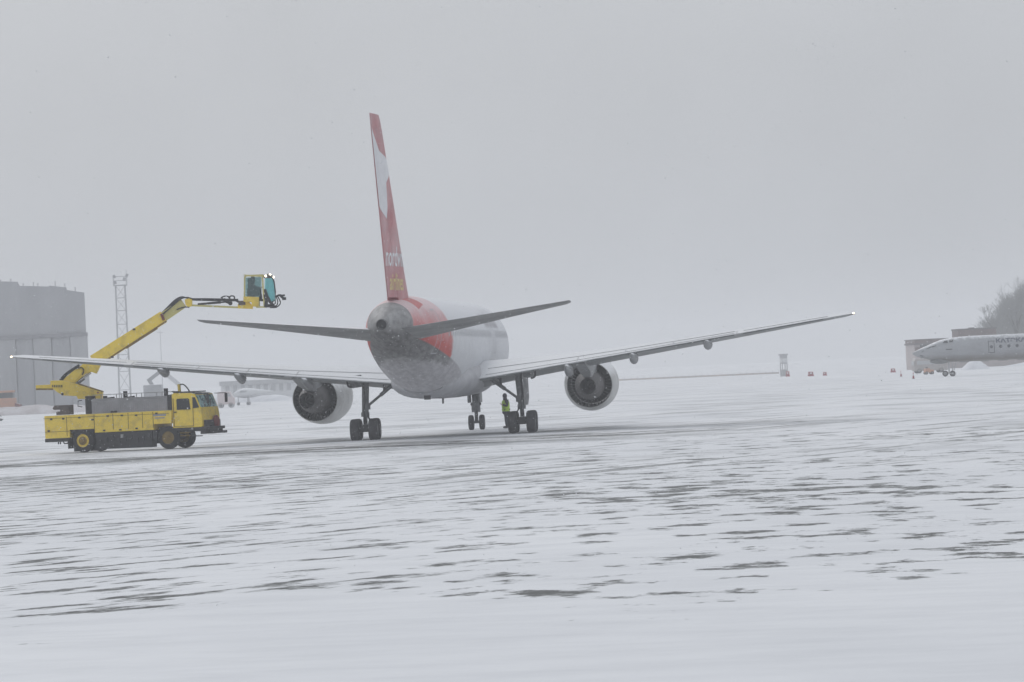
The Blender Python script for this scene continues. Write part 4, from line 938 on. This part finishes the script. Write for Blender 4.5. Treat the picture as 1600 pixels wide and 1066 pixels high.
# lattice light mast
ym = 560.; mx_ = col(195, ym)
ms = thing('light_mast', (mx_, ym, 0), radians(8), 'thin steel lattice floodlight mast beside the hangar', 'mast')
q = MB(); hm = at(189, 446, ym).z; wb, wt = .72, .58
lv = [0, 2.6, 4.9, 7.0, 9.0, 10.8, 12.5, 14.1, hm]
def mc(z, i): r = wb + (wt - wb) * z / hm; return Vector((r * (1 if i in (0, 3) else -1), r * (1 if i < 2 else -1), z))
for i in range(4): q.beam(mc(0, i), mc(hm, i), .13, .13)
for z0, z1 in zip(lv, lv[1:]):
    for i in range(4):
        j = (i + 1) % 4; q.beam(mc(z1, i), mc(z1, j), .08, .08); q.beam(mc(z0, i), mc(z1, j), .05, .05)
q.build('lattice', M['mast'], ms, 0)
q = MB().box((0, 0, hm), (1.7, 1.7, .12))
for a, b in ((-.8, -.8), (.8, -.8), (.8, .8), (-.8, .8)): q.beam((a, b, hm), (a * 1.05, b * 1.05, hm + 1.2), .06, .06)
for z in (hm + .6, hm + 1.1):
    for a, b in (((-.8, -.8), (.8, -.8)), ((.8, -.8), (.8, .8)), ((.8, .8), (-.8, .8)), ((-.8, .8), (-.8, -.8))): q.beam((*a, z), (*b, z), .04, .04)
q.build('platform', M['mast'], ms, 0)
for a, b, dz in ((-.75, -.6, 1.1), (.5, -.6, .75), (.85, -.4, 1.2), (-.6, .5, .4)): MB().box((a, b, hm + dz), (.34, .3, .42), Matrix.Rotation(.5 * a, 3, 'Y')).build('floodlight', M['mast'], ms, 0)
MB().cyl((.8, 0, hm + 1), (.82, 0, hm + 2.0), .03).build('lightning_rod', M['mast'], ms)
# second thin mast far behind
y2 = 900.
m2 = thing('antenna_mast', (col(254, y2), y2, 0), 0, 'very faint thin pole in the snowfall right of the lattice mast', 'mast')
MB().cyl((0, 0, 0), (0, 0, 14), .09, .05).build('pole', M['mast'], m2)
MB().box((0, 0, 13.6), (1.2, .05, .1)).build('crossarm', M['mast'], m2)

# pale second lift truck behind
y3 = 360.; tx = col(268, y3)
t2 = thing('lift_truck', (tx, y3, 0), 0, 'faint whitish lift truck with bent boom in the haze behind the yellow truck', 'lift truck')
T2 = MW(t2)
def C(px, py, dy=0): return at(px, py, y3 + dy)
zb = C(240, 618).z
MB().bb((C(226, 620).x, y3 - 1, .9), (C(254, 620).x, y3 + 1, C(240, 601).z)).build('turret', M['greyveh'], t2, world=T2, bevel=.08)
MB().bb((C(222, 620).x, y3 - 1.2, .7), (C(325, 620).x, y3 + 1.2, 1.6)).build('body', M['paleveh'], t2, world=T2, bevel=.05)
MB().beam(C(240, 605), C(231.5, 592), .35, .28).beam(C(232, 595), C(250, 581), .25, .28).build('lower_boom', M['greyveh'], t2, world=T2)
MB().beam(C(252, 578), C(282, 603), .28, .34).build('upper_boom', M['paleveh'], t2, world=T2)
for px in (236, 300, 316):
    for sy in (-1, 1): wheel(t2, T2.inverted() @ Vector((C(px, 620).x, y3 + sy, .5)), .5, .3, (0, 1, 0), tm=M['tyre'])
# low pale building and parked light aircraft behind the left engine
yb = 760.
lb = thing('low_building', (col(400, yb), yb, 0), 0, 'long low pale building almost lost in the haze behind the left engine', 'building')
LB = MW(lb)
MB().bb((col(345, yb), yb, 0), (col(462, yb), yb + 14, at(400, 601, yb).z)).build('wall', M['paleveh'], lb, 0, world=LB)
MB().bb((col(343, yb), yb - .5, at(400, 601, yb).z), (col(464, yb), yb + 14.5, at(400, 594, yb).z)).build('roof', M['greyveh'], lb, 0, world=LB)
for k in range(9): MB().bb((col(352 + k * 12, yb), yb - .06, 1.2), (col(358 + k * 12, yb), yb + .02, 3.0)).build('window', M['greyveh'], lb, 0, world=LB)
ya = 560.; la = thing('light_aircraft', (col(398, ya), ya, 0), 0, 'faint small white aircraft with upright tail parked left of the big engine', 'light aircraft')
LA = MW(la)
def E_(px, py, dy=0): return at(px, py, ya + dy)
r = []
for px, w_, zc, hh in ((365, .1, 1.45, .1), (371, .5, 1.45, .45), (380, .62, 1.5, .62), (392, .6, 1.5, .6), (410, .35, 1.5, .36), (428, .12, 1.55, .15)):
    r.append([Vector((E_(px, 620).x, ya + w_ * cos(a), zc + hh * sin(a))) for a in [2 * pi * i / 12 for i in range(12)]])
MB().loft(r).build('fuselage', M['paleveh'], la, world=LA)
MB().prism([(E_(422, 620).x, 1.6), (E_(426, 620).x, 2.7), (E_(430, 620).x, 2.7), (E_(430, 620).x, 1.6)], lambda a, b, t: Vector((a, ya + t, b)), -.06, .06).build('tail_fin', M['greyveh'], la, world=LA)
MB().box((E_(384, 620).x, ya, 1.15), (1.5, 9.5, .16)).build('wing', M['greyveh'], la, world=LA)
MB().bb((E_(376, 620).x, ya - .62, 1.6), (E_(386, 620).x, ya + .62, 1.85)).build('cockpit_window', M['greyveh'], la, world=LA)
for dx, dy in ((E_(372, 620).x, 0), (E_(388, 620).x, -1.2), (E_(388, 620).x, 1.2)):
    MB().cyl((dx, ya + dy, 1.1), (dx, ya + dy, .2), .05).build('gear_leg', M['greyveh'], la, world=LA); wheel(la, LA.inverted() @ Vector((dx, ya + dy, .22)), .22, .14, (0, 1, 0), tm=M['greyveh'])
yv = 520.; uv = thing('utility_van', (col(352, yv), yv, 0), 0, 'faint reddish van in the haze just right of the yellow truck mirror', 'van')
MB().prism([(-.95, .4), (-.95, 1.75), (-.8, 1.9), (.5, 1.9), (.85, 1.25), (1.0, 1.15), (1.0, .4)], lambda a, b, t: Vector((a, t, b)), -.85, .85).build('body', mat('haze_paled_red', (.70, .61, .60), (.66, .58, .58), 1, .6, snow=.8, snow_n=.6), uv, 30, .05)  # red body paled towards white to imitate haze
MB().prism([(-.1, 1.3), (-.1, 1.75), (.42, 1.75), (.68, 1.3)], lambda a, b, t: Vector((a, t, b)), -.87, .87).build('window', M['greyveh'], uv)
for x in (-.6, .6):
    for sy in (-.75, .75): wheel(uv, (x, sy, .32), .32, .2, (0, 1, 0), tm=M['greyveh'])

# ------------------------------------------------------------------ background right
# hut
yk = 700.; hk = thing('guard_hut', (col(1224, yk), yk, 0), radians(20), 'small grey square hut on stilts at the end of the far orange fence', 'hut')
zt = at(1224, 553, yk).z; hk.scale = (.72, .72, 1)
MB().bb((-.62, -.62, zt * .55), (.62, .62, zt - .25)).build('cabin', M['greyveh'], hk, 0)
MB().bb((-.8, -.8, zt - .25), (.8, .8, zt)).build('roof', M['mast'], hk, 0)
MB().bb((-.5, -.64, zt * .62), (.5, .64, zt * .8)).bb((-.64, -.5, zt * .62), (.64, .5, zt * .8)).build('window', M['paleveh'], hk, 0)
for a in (-.55, .55):
    for b in (-.55, .55): MB().bb((a - .09, b - .09, 0), (a + .09, b + .09, zt * .55)).build('leg', M['greyveh'], hk, 0)
MB().bb((-.5, -.5, 0), (.5, .5, zt * .3)).build('base_box', M['greyveh'], hk, 0)
# far orange fence
fy = 800.; fn = thing('barrier_fence', (col(1080, fy), fy, 0), 0, 'long low orange-brown barrier fence along the far edge of the apron', 'fence')
FM = MW(fn); M['fence'] = mat('fence_mesh', (.62, .52, .47), (.50, .47, .45), .35, .8, detail=4)  # orange-brown paled, distance haze painted into the fence
q = MB(); x = col(955, fy); xe = col(1216, fy)
q.bb((x, fy, .12), (xe, fy + .05, .42)); q.build('mesh_panel', M['fence'], fn, 0, world=FM)
n = 26
for k in range(n + 1): MB().box((x + (xe - x) * k / n, fy + .03, .4), (.08, .12, .6)).build('post', M['greyveh'], fn, 0, world=FM)
# red-white blocks and cones
def block(px, py, wpx, hpx, label, dx=0):
    p = G(px, py); s = p.y / F; o = thing('barrier_block', (p.x, p.y, 0), random.uniform(-.3, .3), label, 'barrier', 'red barrier blocks at the far edge')
    w_, h_ = wpx * s, hpx * s
    MB().prism([(-w_ / 2, 0), (-w_ / 2, h_ * .3), (-w_ * .4, h_ * .45), (-w_ * .4, h_), (w_ * .4, h_), (w_ * .4, h_ * .45), (w_ / 2, h_ * .3), (w_ / 2, 0)], lambda a, b, t: Vector((a, t, b)), -.2, .2).build('body', M['redplas'], o, 0, .01)
    MB().bb((-w_ * .18, -.215, h_ * .5), (w_ * .18, .215, h_ * .85)).build('stripe', M['whiteletter'], o, 0)
    return o
block(1224.5, 583, 7, 5.5, 'red barrier block directly below the grey hut')
block(1231, 588.5, 6, 8, 'taller red barrier block just right of and below the grey hut')
block(1267, 588, 9, 7, 'widest red barrier block, between the hut and the small block')
block(1289, 587, 6, 5.5, 'small low red barrier block right of the widest one')
block(1395.5, 582, 8, 6, 'red barrier block left of the two thin cones')
def cone(px, py, hpx, label):
    p = G(px, py); s = p.y / F; h = hpx * s; o = thing('traffic_cone', (p.x, p.y, 0), 0, label, 'cone', 'traffic cones by the parked jet')
    MB().lathe([(0, h * .16), (h * .9, h * .035), (h, .02), (h, .001)], (0, 0, .03), (0, 0, 1), 14).build('cone_body', M['redplas'], o, 40)
    MB().box((0, 0, .02), (h * .45, h * .45, .04)).build('foot', M['dark'], o, 0)
    MB().lathe([(h * .45, h * .105), (h * .62, h * .08)], (0, 0, .03), (0, 0, 1), 14).build('band', M['whiteletter'], o, 40)
cone(1408, 588.5, 9, 'thinner traffic cone, the one nearer the red block')
cone(1427.3, 592, 10.5, 'larger traffic cone under the nose of the parked jet')

# parked silver jet at the right edge
yj = 498.; JS = yj / F
nx, nz_ = col(1425, yj), at(1425, 552, yj).z
jet = thing('parked_jet', (nx, yj - .5, 0), radians(2.5), 'silver-grey parked jet with glazed pointed nose, cut by the right edge', 'jet')
JM = MW(jet)
JT = [(0, 2.62, 2.82, .08), (.35, 2.42, 2.98, .3), (.9, 2.22, 3.22, .55), (1.6, 2.02, 3.5, .8), (2.3, 1.84, 3.78, 1.02), (3.2, 1.70, 4.1, 1.2), (4.2, 1.62, 4.27, 1.33), (5.4, 1.58, 4.36, 1.4), (7, 1.56, 4.4, 1.43), (12, 1.56, 4.4, 1.43), (24, 1.56, 4.4, 1.43), (28, 2.0, 4.4, 1.2), (32, 2.7, 4.35, .7), (34.5, 3.2, 4.2, .3)]
rings = []
for k in range(len(JT) - 1):
    a, b = JT[k], JT[k + 1]; m_ = 1 if b[0] - a[0] < 1 else 3
    for j in range(m_):
        t = j / m_; zb_, zt_, hw = [a[i] + (b[i] - a[i]) * t for i in (1, 2, 3)]; s = a[0] + (b[0] - a[0]) * t
        rings.append([Vector((s, hw * cos(q_), (zb_ + zt_) / 2 + (zt_ - zb_) / 2 * sin(q_))) for q_ in [2 * pi * i / 32 for i in range(32)]])
a = JT[-1]; rings.append([Vector((a[0], a[3] * cos(q_), (a[1] + a[2]) / 2 + (a[2] - a[1]) / 2 * sin(q_))) for q_ in [2 * pi * i / 32 for i in range(32)]])
def jet_mat():
    m = mat('jet_skin', (.36, .37, .385), (.28, .285, .30), .9, .4, .15, snow=.95, snow_n=.85, stretch=(.4, 1, 2), detail=7)
    T = m.node_tree; N = T.nodes; K = T.links.new; b = N['Principled BSDF']; src = b.inputs['Base Color'].links[0].from_socket
    tc = N.new('ShaderNodeTexCoord'); sp = N.new('ShaderNodeSeparateXYZ'); K(tc.outputs['Object'], sp.inputs[0])
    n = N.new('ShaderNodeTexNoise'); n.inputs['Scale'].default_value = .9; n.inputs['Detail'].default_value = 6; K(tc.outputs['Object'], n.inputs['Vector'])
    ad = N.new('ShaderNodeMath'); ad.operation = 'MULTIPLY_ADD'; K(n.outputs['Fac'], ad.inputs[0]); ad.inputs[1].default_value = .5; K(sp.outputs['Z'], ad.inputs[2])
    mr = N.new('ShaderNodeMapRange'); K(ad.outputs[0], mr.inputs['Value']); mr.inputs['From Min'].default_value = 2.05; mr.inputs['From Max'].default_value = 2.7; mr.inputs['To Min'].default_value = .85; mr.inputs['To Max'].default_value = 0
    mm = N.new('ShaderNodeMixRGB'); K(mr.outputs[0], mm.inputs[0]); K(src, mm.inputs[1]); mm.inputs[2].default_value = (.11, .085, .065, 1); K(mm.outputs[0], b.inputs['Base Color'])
    return m
MB().loft(rings).build('fuselage', jet_mat(), jet, 60)
def jside(s, z, off=.012):
    for a, b in zip(JT, JT[1:]):
        if a[0] <= s <= b[0]:
            t = (s - a[0]) / (b[0] - a[0]); zb_, zt_, hw = [a[i] + (b[i] - a[i]) * t for i in (1, 2, 3)]; d = (z - (zb_ + zt_) / 2) / ((zt_ - zb_) / 2); d = max(-1, min(1, d))
            return Vector((s, -(hw * sqrt(1 - d * d) + off), z))
def jdecal(name, pts, faces, m, off=.012):
    me = bpy.data.meshes.new(name); me.from_pydata([jside(s, z, off) for s, z in pts], [], faces); me.materials.append(M[m]); o = bpy.data.objects.new(name, me); COL.objects.link(o); o.parent = jet; return o
V, Fc = text_mesh('КАТЭКАВИА', .66, 1.25, .03, .25)
jdecal('lettering', [(9.15 + x, 3.52 + y * .9) for x, y in V], Fc, 'blueletter')
for s in [8.63] + [9.65 + .92 * k for k in range(14)]:
    jdecal('cabin_window', [(s + .19 * cos(a), 3.08 + .19 * sin(a)) for a in [2 * pi * i / 10 for i in range(10)]], [list(range(10))], 'jetwin')
def jframe(s0, s1, z0, z1, t, m):
    pts = []; Fc = []
    for a0, a1, b0, b1 in ((s0, s0 + t, z0, z1), (s1 - t, s1, z0, z1), (s0, s1, z1 - t, z1), (s0, s1, z0, z0 + t)):
        n = 6 if b1 - b0 > .4 else 1
        for k in range(n):
            i = len(pts); q0 = b0 + (b1 - b0) * k / n; q1 = b0 + (b1 - b0) * (k + 1) / n; pts += [(a0, q0), (a1, q0), (a1, q1), (a0, q1)]; Fc.append([i, i + 1, i + 2, i + 3])
    jdecal('cabin_door', pts, Fc, m)
jframe(8.28, 8.98, 2.4, 3.75, .075, 'jetwin')
def jpoly(name, P_, m): return jdecal(name, P_, [list(range(len(P_)))], m, .07)
jpoly('nose_glazing', [(.75, 2.42), (1.12, 2.32), (1.16, 3.02), (1.02, 2.9)], 'glassdark')
jpoly('cockpit_window', [(1.35, 3.10), (1.9, 3.38), (2.6, 3.52), (2.5, 3.42), (1.9, 3.26)], 'glassdark')
jpoly('cockpit_window', [(3.3, 3.72), (3.5, 3.98), (3.85, 4.0), (3.85, 3.72)], 'glassdark')
jpoly('cockpit_window', [(4.0, 3.78), (4.05, 4.0), (4.5, 4.05), (4.4, 3.8)], 'glassdark')
jpoly('static_port', [(3.55, 2.93), (4.25, 2.95), (4.25, 3.06), (3.55, 3.04)], 'dark')
MB().ball((3.0, 0, 1.76), .6, (1.9, 1.25, .55), 16, 10).build('radome', M['gear'], jet)
jg = MB().cyl((4.0, 0, 1.7), (4.0, 0, .36), .09).cyl((4.9, 0, 1.7), (4.55, 0, .7), .06).beam((3.55, -.25, .36), (4.45, .25, .33), .12, .12).build('nose_landing_gear', M['greyveh'], jet)
wheel(jg, (3.52, -.3, .34), .33, .22, (.25, 1, 0), tm=M['tyre']); wheel(jg, (4.42, .3, .30), .33, .22, (.25, 1, 0), tm=M['tyre'])
MB().cyl((4.42, .3, .33), (4.42, .2, 1.65), .06).build('gear_strut', M['greyveh'], jg)
for sg in (-1, 1):
    q = MB(); r = []
    for y, le, te, z in ((1.2, 15, 21.5, 1.9), (14, 23.5, 25.6, 1.6)): r.append([Vector((le + (te - le) * x, sg * y, z + zf * (te - le))) for x, zf in airfoil(.11)])
    q.loft(r).build('wing', M['alu'], jet, 50)
    MB().cyl((20, sg * 4.5, 1.8), (20, sg * 4.5, .5), .15).cyl((19.5, sg * 4.1, .42), (19.5, sg * 4.9, .42), .42, .42, 18).cyl((20.5, sg * 4.1, .42), (20.5, sg * 4.9, .42), .42, .42, 18).build('main_landing_gear', M['dark'], jet)
    MB().lathe([(0, .5), (1, .68), (3, .68), (4.6, .45), (4.6, .001)], (25.2, sg * 2.2, 3.9), (1, 0, 0), 20).build('engine_nacelle', M['alu'], jet)
    r = []
    for y, le, te in ((.1, 33, 36), (4.8, 35, 36.6)): r.append([Vector((le + (te - le) * x, sg * y, 8.3 + zf * (te - le))) for x, zf in airfoil(.1)])
    MB().loft(r).build('tailplane', M['alu'], jet, 50)
MB().prism([(28, 4.3), (33, 8.3), (36.3, 8.3), (34.2, 4.0)], lambda a, b, t: Vector((a, t, b)), -.15, .15).build('tail_fin', M['alu'], jet)

# terminal behind the jet
yt = 720.
tb = thing('terminal_building', (col(1520, yt), yt, 0), 0, 'long brownish two-level airport building with dark roof edge behind the parked jet', 'building')
TB = MW(tb); zr = at(1440, 530, yt).z; xa, xb = col(1429, yt), col(1860, yt)
MB().bb((xa, yt, 0), (xb, yt + 16, zr - .9)).build('wall', M['ochre'], tb, 0, world=TB)
MB().bb((xa - .15, yt - .8, zr - .9), (xb, yt + 16.4, zr - .62)).bb((xa - .15, yt - .8, zr - .15), (xb, yt + 16.4, zr)).build('roof', M['roofdk'], tb, 0, world=TB)
MB().bb((xa, yt - .6, zr - .62), (xb, yt + 16.2, zr - .15)).build('fascia', M['brick'], tb, 0, world=TB)
za, zc_ = zr, at(1530, 513.5, yt).z
MB().bb((col(1500, yt), yt + 2, za), (col(1560, yt), yt + 12, zc_ - .1)).build('upper_storey', M['brick'], tb, 0, world=TB)
MB().bb((col(1499, yt), yt + 1.8, zc_ - .1), (col(1561, yt), yt + 12.2, zc_ + .1)).build('upper_roof', M['roofdk'], tb, 0, world=TB)
MB().bb((col(1520, yt), yt + 5, zc_), (col(1529, yt), yt + 6, zc_ + .25)).build('roof_vent', M['roofdk'], tb, 0, world=TB)
MB().bb((xa + .05, yt - .08, 2.6), (col(1452, yt), yt, 3.6)).build('red_panel', M['brick'], tb, 0, world=TB)
for k in range(14):
    x = col(1438 + k * 30, yt); MB().bb((x, yt - .07, 3.35), (x + 1.6, yt + .02, 4.35)).build('window', M['glassdark'], tb, 0, world=TB)
    MB().bb((x, yt - .07, .9), (x + 1.6, yt + .02, 2.2)).build('window', M['glassdark'], tb, 0, world=TB)
snow_bank('snow_bank', col(1500, 640), col(1545, 640), 640, 6, 1.35, M['snowbank'], 8, mound=True)
snow_bank('snow_bank', col(1560, 690), col(1900, 690), 690, 6, .7, M['snowbank'], 9)
# airfield bus under the nose and orange tractor
yb2 = 600.
bs = thing('airfield_bus', (col(1441, yb2), yb2, 0), radians(6), 'pale low airfield bus behind the nose of the parked jet', 'bus')
MB().prism([(-1.3, .3), (-1.35, 1.6), (-1.1, 2.0), (3.2, 1.9), (3.2, .3)], lambda a, b, t: Vector((a, t, b)), -1.0, 1.0).build('body', mat('beige_bus', (.42, .39, .37), (.34, .31, .3), 1, .6, snow=.8, snow_n=.7), bs, 30, .05)
MB().bb((-1.0, -1.02, 1.15), (2.9, 1.02, 1.65)).build('window', M['greyveh'], bs, 0)
MB().bb((-1.37, -.9, 1.1), (-1.25, .9, 1.65)).build('windscreen', M['greyveh'], bs, 0)
for x in (-.7, 2.3):
    for sy in (-.9, .9): wheel(bs, (x, sy, .35), .35, .2, (0, 1, 0), tm=M['tyre'])
yo = 560.
ot = thing('tow_tractor', (col(1449, yo), yo, 0), radians(10), 'small orange tow tractor under the nose of the parked jet', 'tractor')
MB().prism([(-.5, .25), (-.45, .75), (.1, .8), (.15, .62), (.62, .55), (.62, .25)], lambda a, b, t: Vector((a, t, b)), -.45, .45).build('body', M['orange'], ot, 30, .03)
for x in (-.32, .42):
    for sy in (-.4, .4): wheel(ot, (x, sy, .2), .2, .14, (0, 1, 0), tm=M['tyre'])
MB().box((-.2, 0, .85), (.2, .4, .16)).build('seat', M['dark'], ot)

# bare trees behind the terminal
def tree(x, y, h, seed, label):
    rnd = random.Random(seed); t = thing('bare_tree', (x, y, 0), 0, label, 'tree', 'bare trees behind the airport building')
    tq, cq = MB(), MB(); tips = []
    def grow(q, p, d, ln, r, lvl):
        n = 3; pts = [p]; dd = d.copy()
        for k in range(n):
            dd = (dd + Vector((rnd.uniform(-.16, .16), rnd.uniform(-.16, .16), rnd.uniform(.0, .12)))).normalized(); pts.append(pts[-1] + dd * ln / n)
        (tq if lvl < 2 else cq).tube(pts, [r * (1 - .22 * k) for k in range(n + 1)], 6 if lvl < 2 else 3)
        if lvl >= 5: return
        nb = (12, 6, 5, 5, 4)[lvl]
        for k in range(nb):
            f = .3 + .7 * (k + rnd.random()) / nb if lvl else .12 + .88 * (k + .5) / nb
            i = min(n - 1, int(f * n)); bp = pts[i].lerp(pts[i + 1], f * n - i)
            a = rnd.uniform(0, 2 * pi); sp = Vector((cos(a), sin(a), 0)); nd = (dd * rnd.uniform(.5, 1.0) + sp * rnd.uniform(.4, 1.0) + Vector((0, 0, .25))).normalized()
            grow(q, bp, nd, ln * rnd.uniform(.42, .68), max(.013, r * .5), lvl + 1)
    grow(tq, Vector((0, 0, -.2)), Vector((0, 0, 1)), h * .62, h * .018, 0)
    tq.build('trunk', M['bark'], t, 60); cq.build('crown', M['twig'], t, 0)
for k, (px, py, yy, lb_) in enumerate(((1588, 470, 825, 'leafless tree filling the gap behind the middle and the tall tree of the clump'), (1560, 490, 840, 'low leafless tree standing behind the two at the left end of the clump'), (1572, 476, 830, 'leafless tree half hidden between the second and the middle tree of the clump'), (1600, 462, 835, 'leafless tree half hidden behind the tallest two of the clump'), (1552, 498, 800, 'lowest leafless tree, at the left end of the clump behind the building'), (1566, 481, 790, 'second leafless tree from the left of the clump behind the building'),
        (1580, 468, 800, 'middle leafless tree of the clump, taller than the two left of it'), (1592, 456, 785, 'tall leafless tree just left of the tallest one'), (1609, 446, 800, 'tallest leafless tree, at the right edge of the photo'), (1632, 450, 810, None))):
    if lb_: tree(col(px, yy), yy, at(px, py, yy).z, 20 + k, lb_)

# ------------------------------------------------------------------ falling snow
def flakes(n, y0, y1, k, seed, rmin, rmax, name, label):
    rs = np.random.RandomState(seed)
    u = rs.rand(n); Y = (y0 ** 3 + u * (y1 ** 3 - y0 ** 3)) ** (1 / 3) if k == 3 else (y0 ** 2 + u * (y1 ** 2 - y0 ** 2)) ** .5
    X = (rs.rand(n) * 2 - 1) * Y * .15; Z = H + (rs.rand(n) * .20 - .105) * Y
    ok = Z > .05; X, Y, Z = X[ok], Y[ok], Z[ok]; n = len(X)
    r = rmin + (rmax - rmin) * rs.rand(n) ** 2
    base = np.array([[1, 1, 1], [1, -1, -1], [-1, 1, -1], [-1, -1, 1]], float) / 1.7
    th = rs.rand(n) * 6.28; c, s = np.cos(th), np.sin(th)
    v = np.zeros((n, 4, 3)); c_ = np.stack([X, Y, Z], 1)
    for i in range(4):
        b = base[i]; v[:, i, 0] = (b[0] * c - b[1] * s) * r; v[:, i, 1] = (b[0] * s + b[1] * c) * r; v[:, i, 2] = b[2] * r * .9
    v += c_[:, None, :]
    me = bpy.data.meshes.new(name); me.vertices.add(n * 4); me.vertices.foreach_set('co', v.ravel())
    f = np.array([[0, 1, 2], [0, 2, 3], [0, 3, 1], [1, 3, 2]]); idx = (np.arange(n)[:, None, None] * 4 + f[None]).ravel()
    me.loops.add(len(idx)); me.loops.foreach_set('vertex_index', idx.astype(np.int32))
    me.polygons.add(n * 4); me.polygons.foreach_set('loop_start', (np.arange(n * 4) * 3).astype(np.int32)); me.polygons.foreach_set('loop_total', np.full(n * 4, 3, np.int32))
    me.update(); me.validate(); me.materials.append(M['flake'])
    o = bpy.data.objects.new(name, me); COL.objects.link(o); tag(o, label, 'snow', kind='stuff'); return o
M['flake'] = mat('snowflake', (.86, .87, .88), (.8, .81, .82), 3, .9)
flakes(52000, 55, 200, 3, 1, .008, .017, 'falling_snow', 'fine snowflakes falling through the air over the apron')

# ------------------------------------------------------------------ haze
hzb = MB().bb((-1550, -80, -1.0), (1550, 3450, 32)).build('haze', None, smooth=0)
hm_ = bpy.data.materials.new('haze_air'); hm_.use_nodes = True; T = hm_.node_tree; T.nodes.clear()
pv = T.nodes.new('ShaderNodeVolumePrincipled'); pv.inputs['Color'].default_value = (.968, .973, .985, 1); pv.inputs['Density'].default_value = .00062; pv.inputs['Anisotropy'].default_value = 0.0
ou = T.nodes.new('ShaderNodeOutputMaterial'); T.links.new(pv.outputs[0], ou.inputs['Volume'])
hzb.data.materials.clear(); hzb.data.materials.append(hm_); tag(hzb, 'grey snowy haze filling the air over the whole airfield', 'haze', kind='stuff')
for o in bpy.data.objects:
    if '_m' in o: del o['_m']
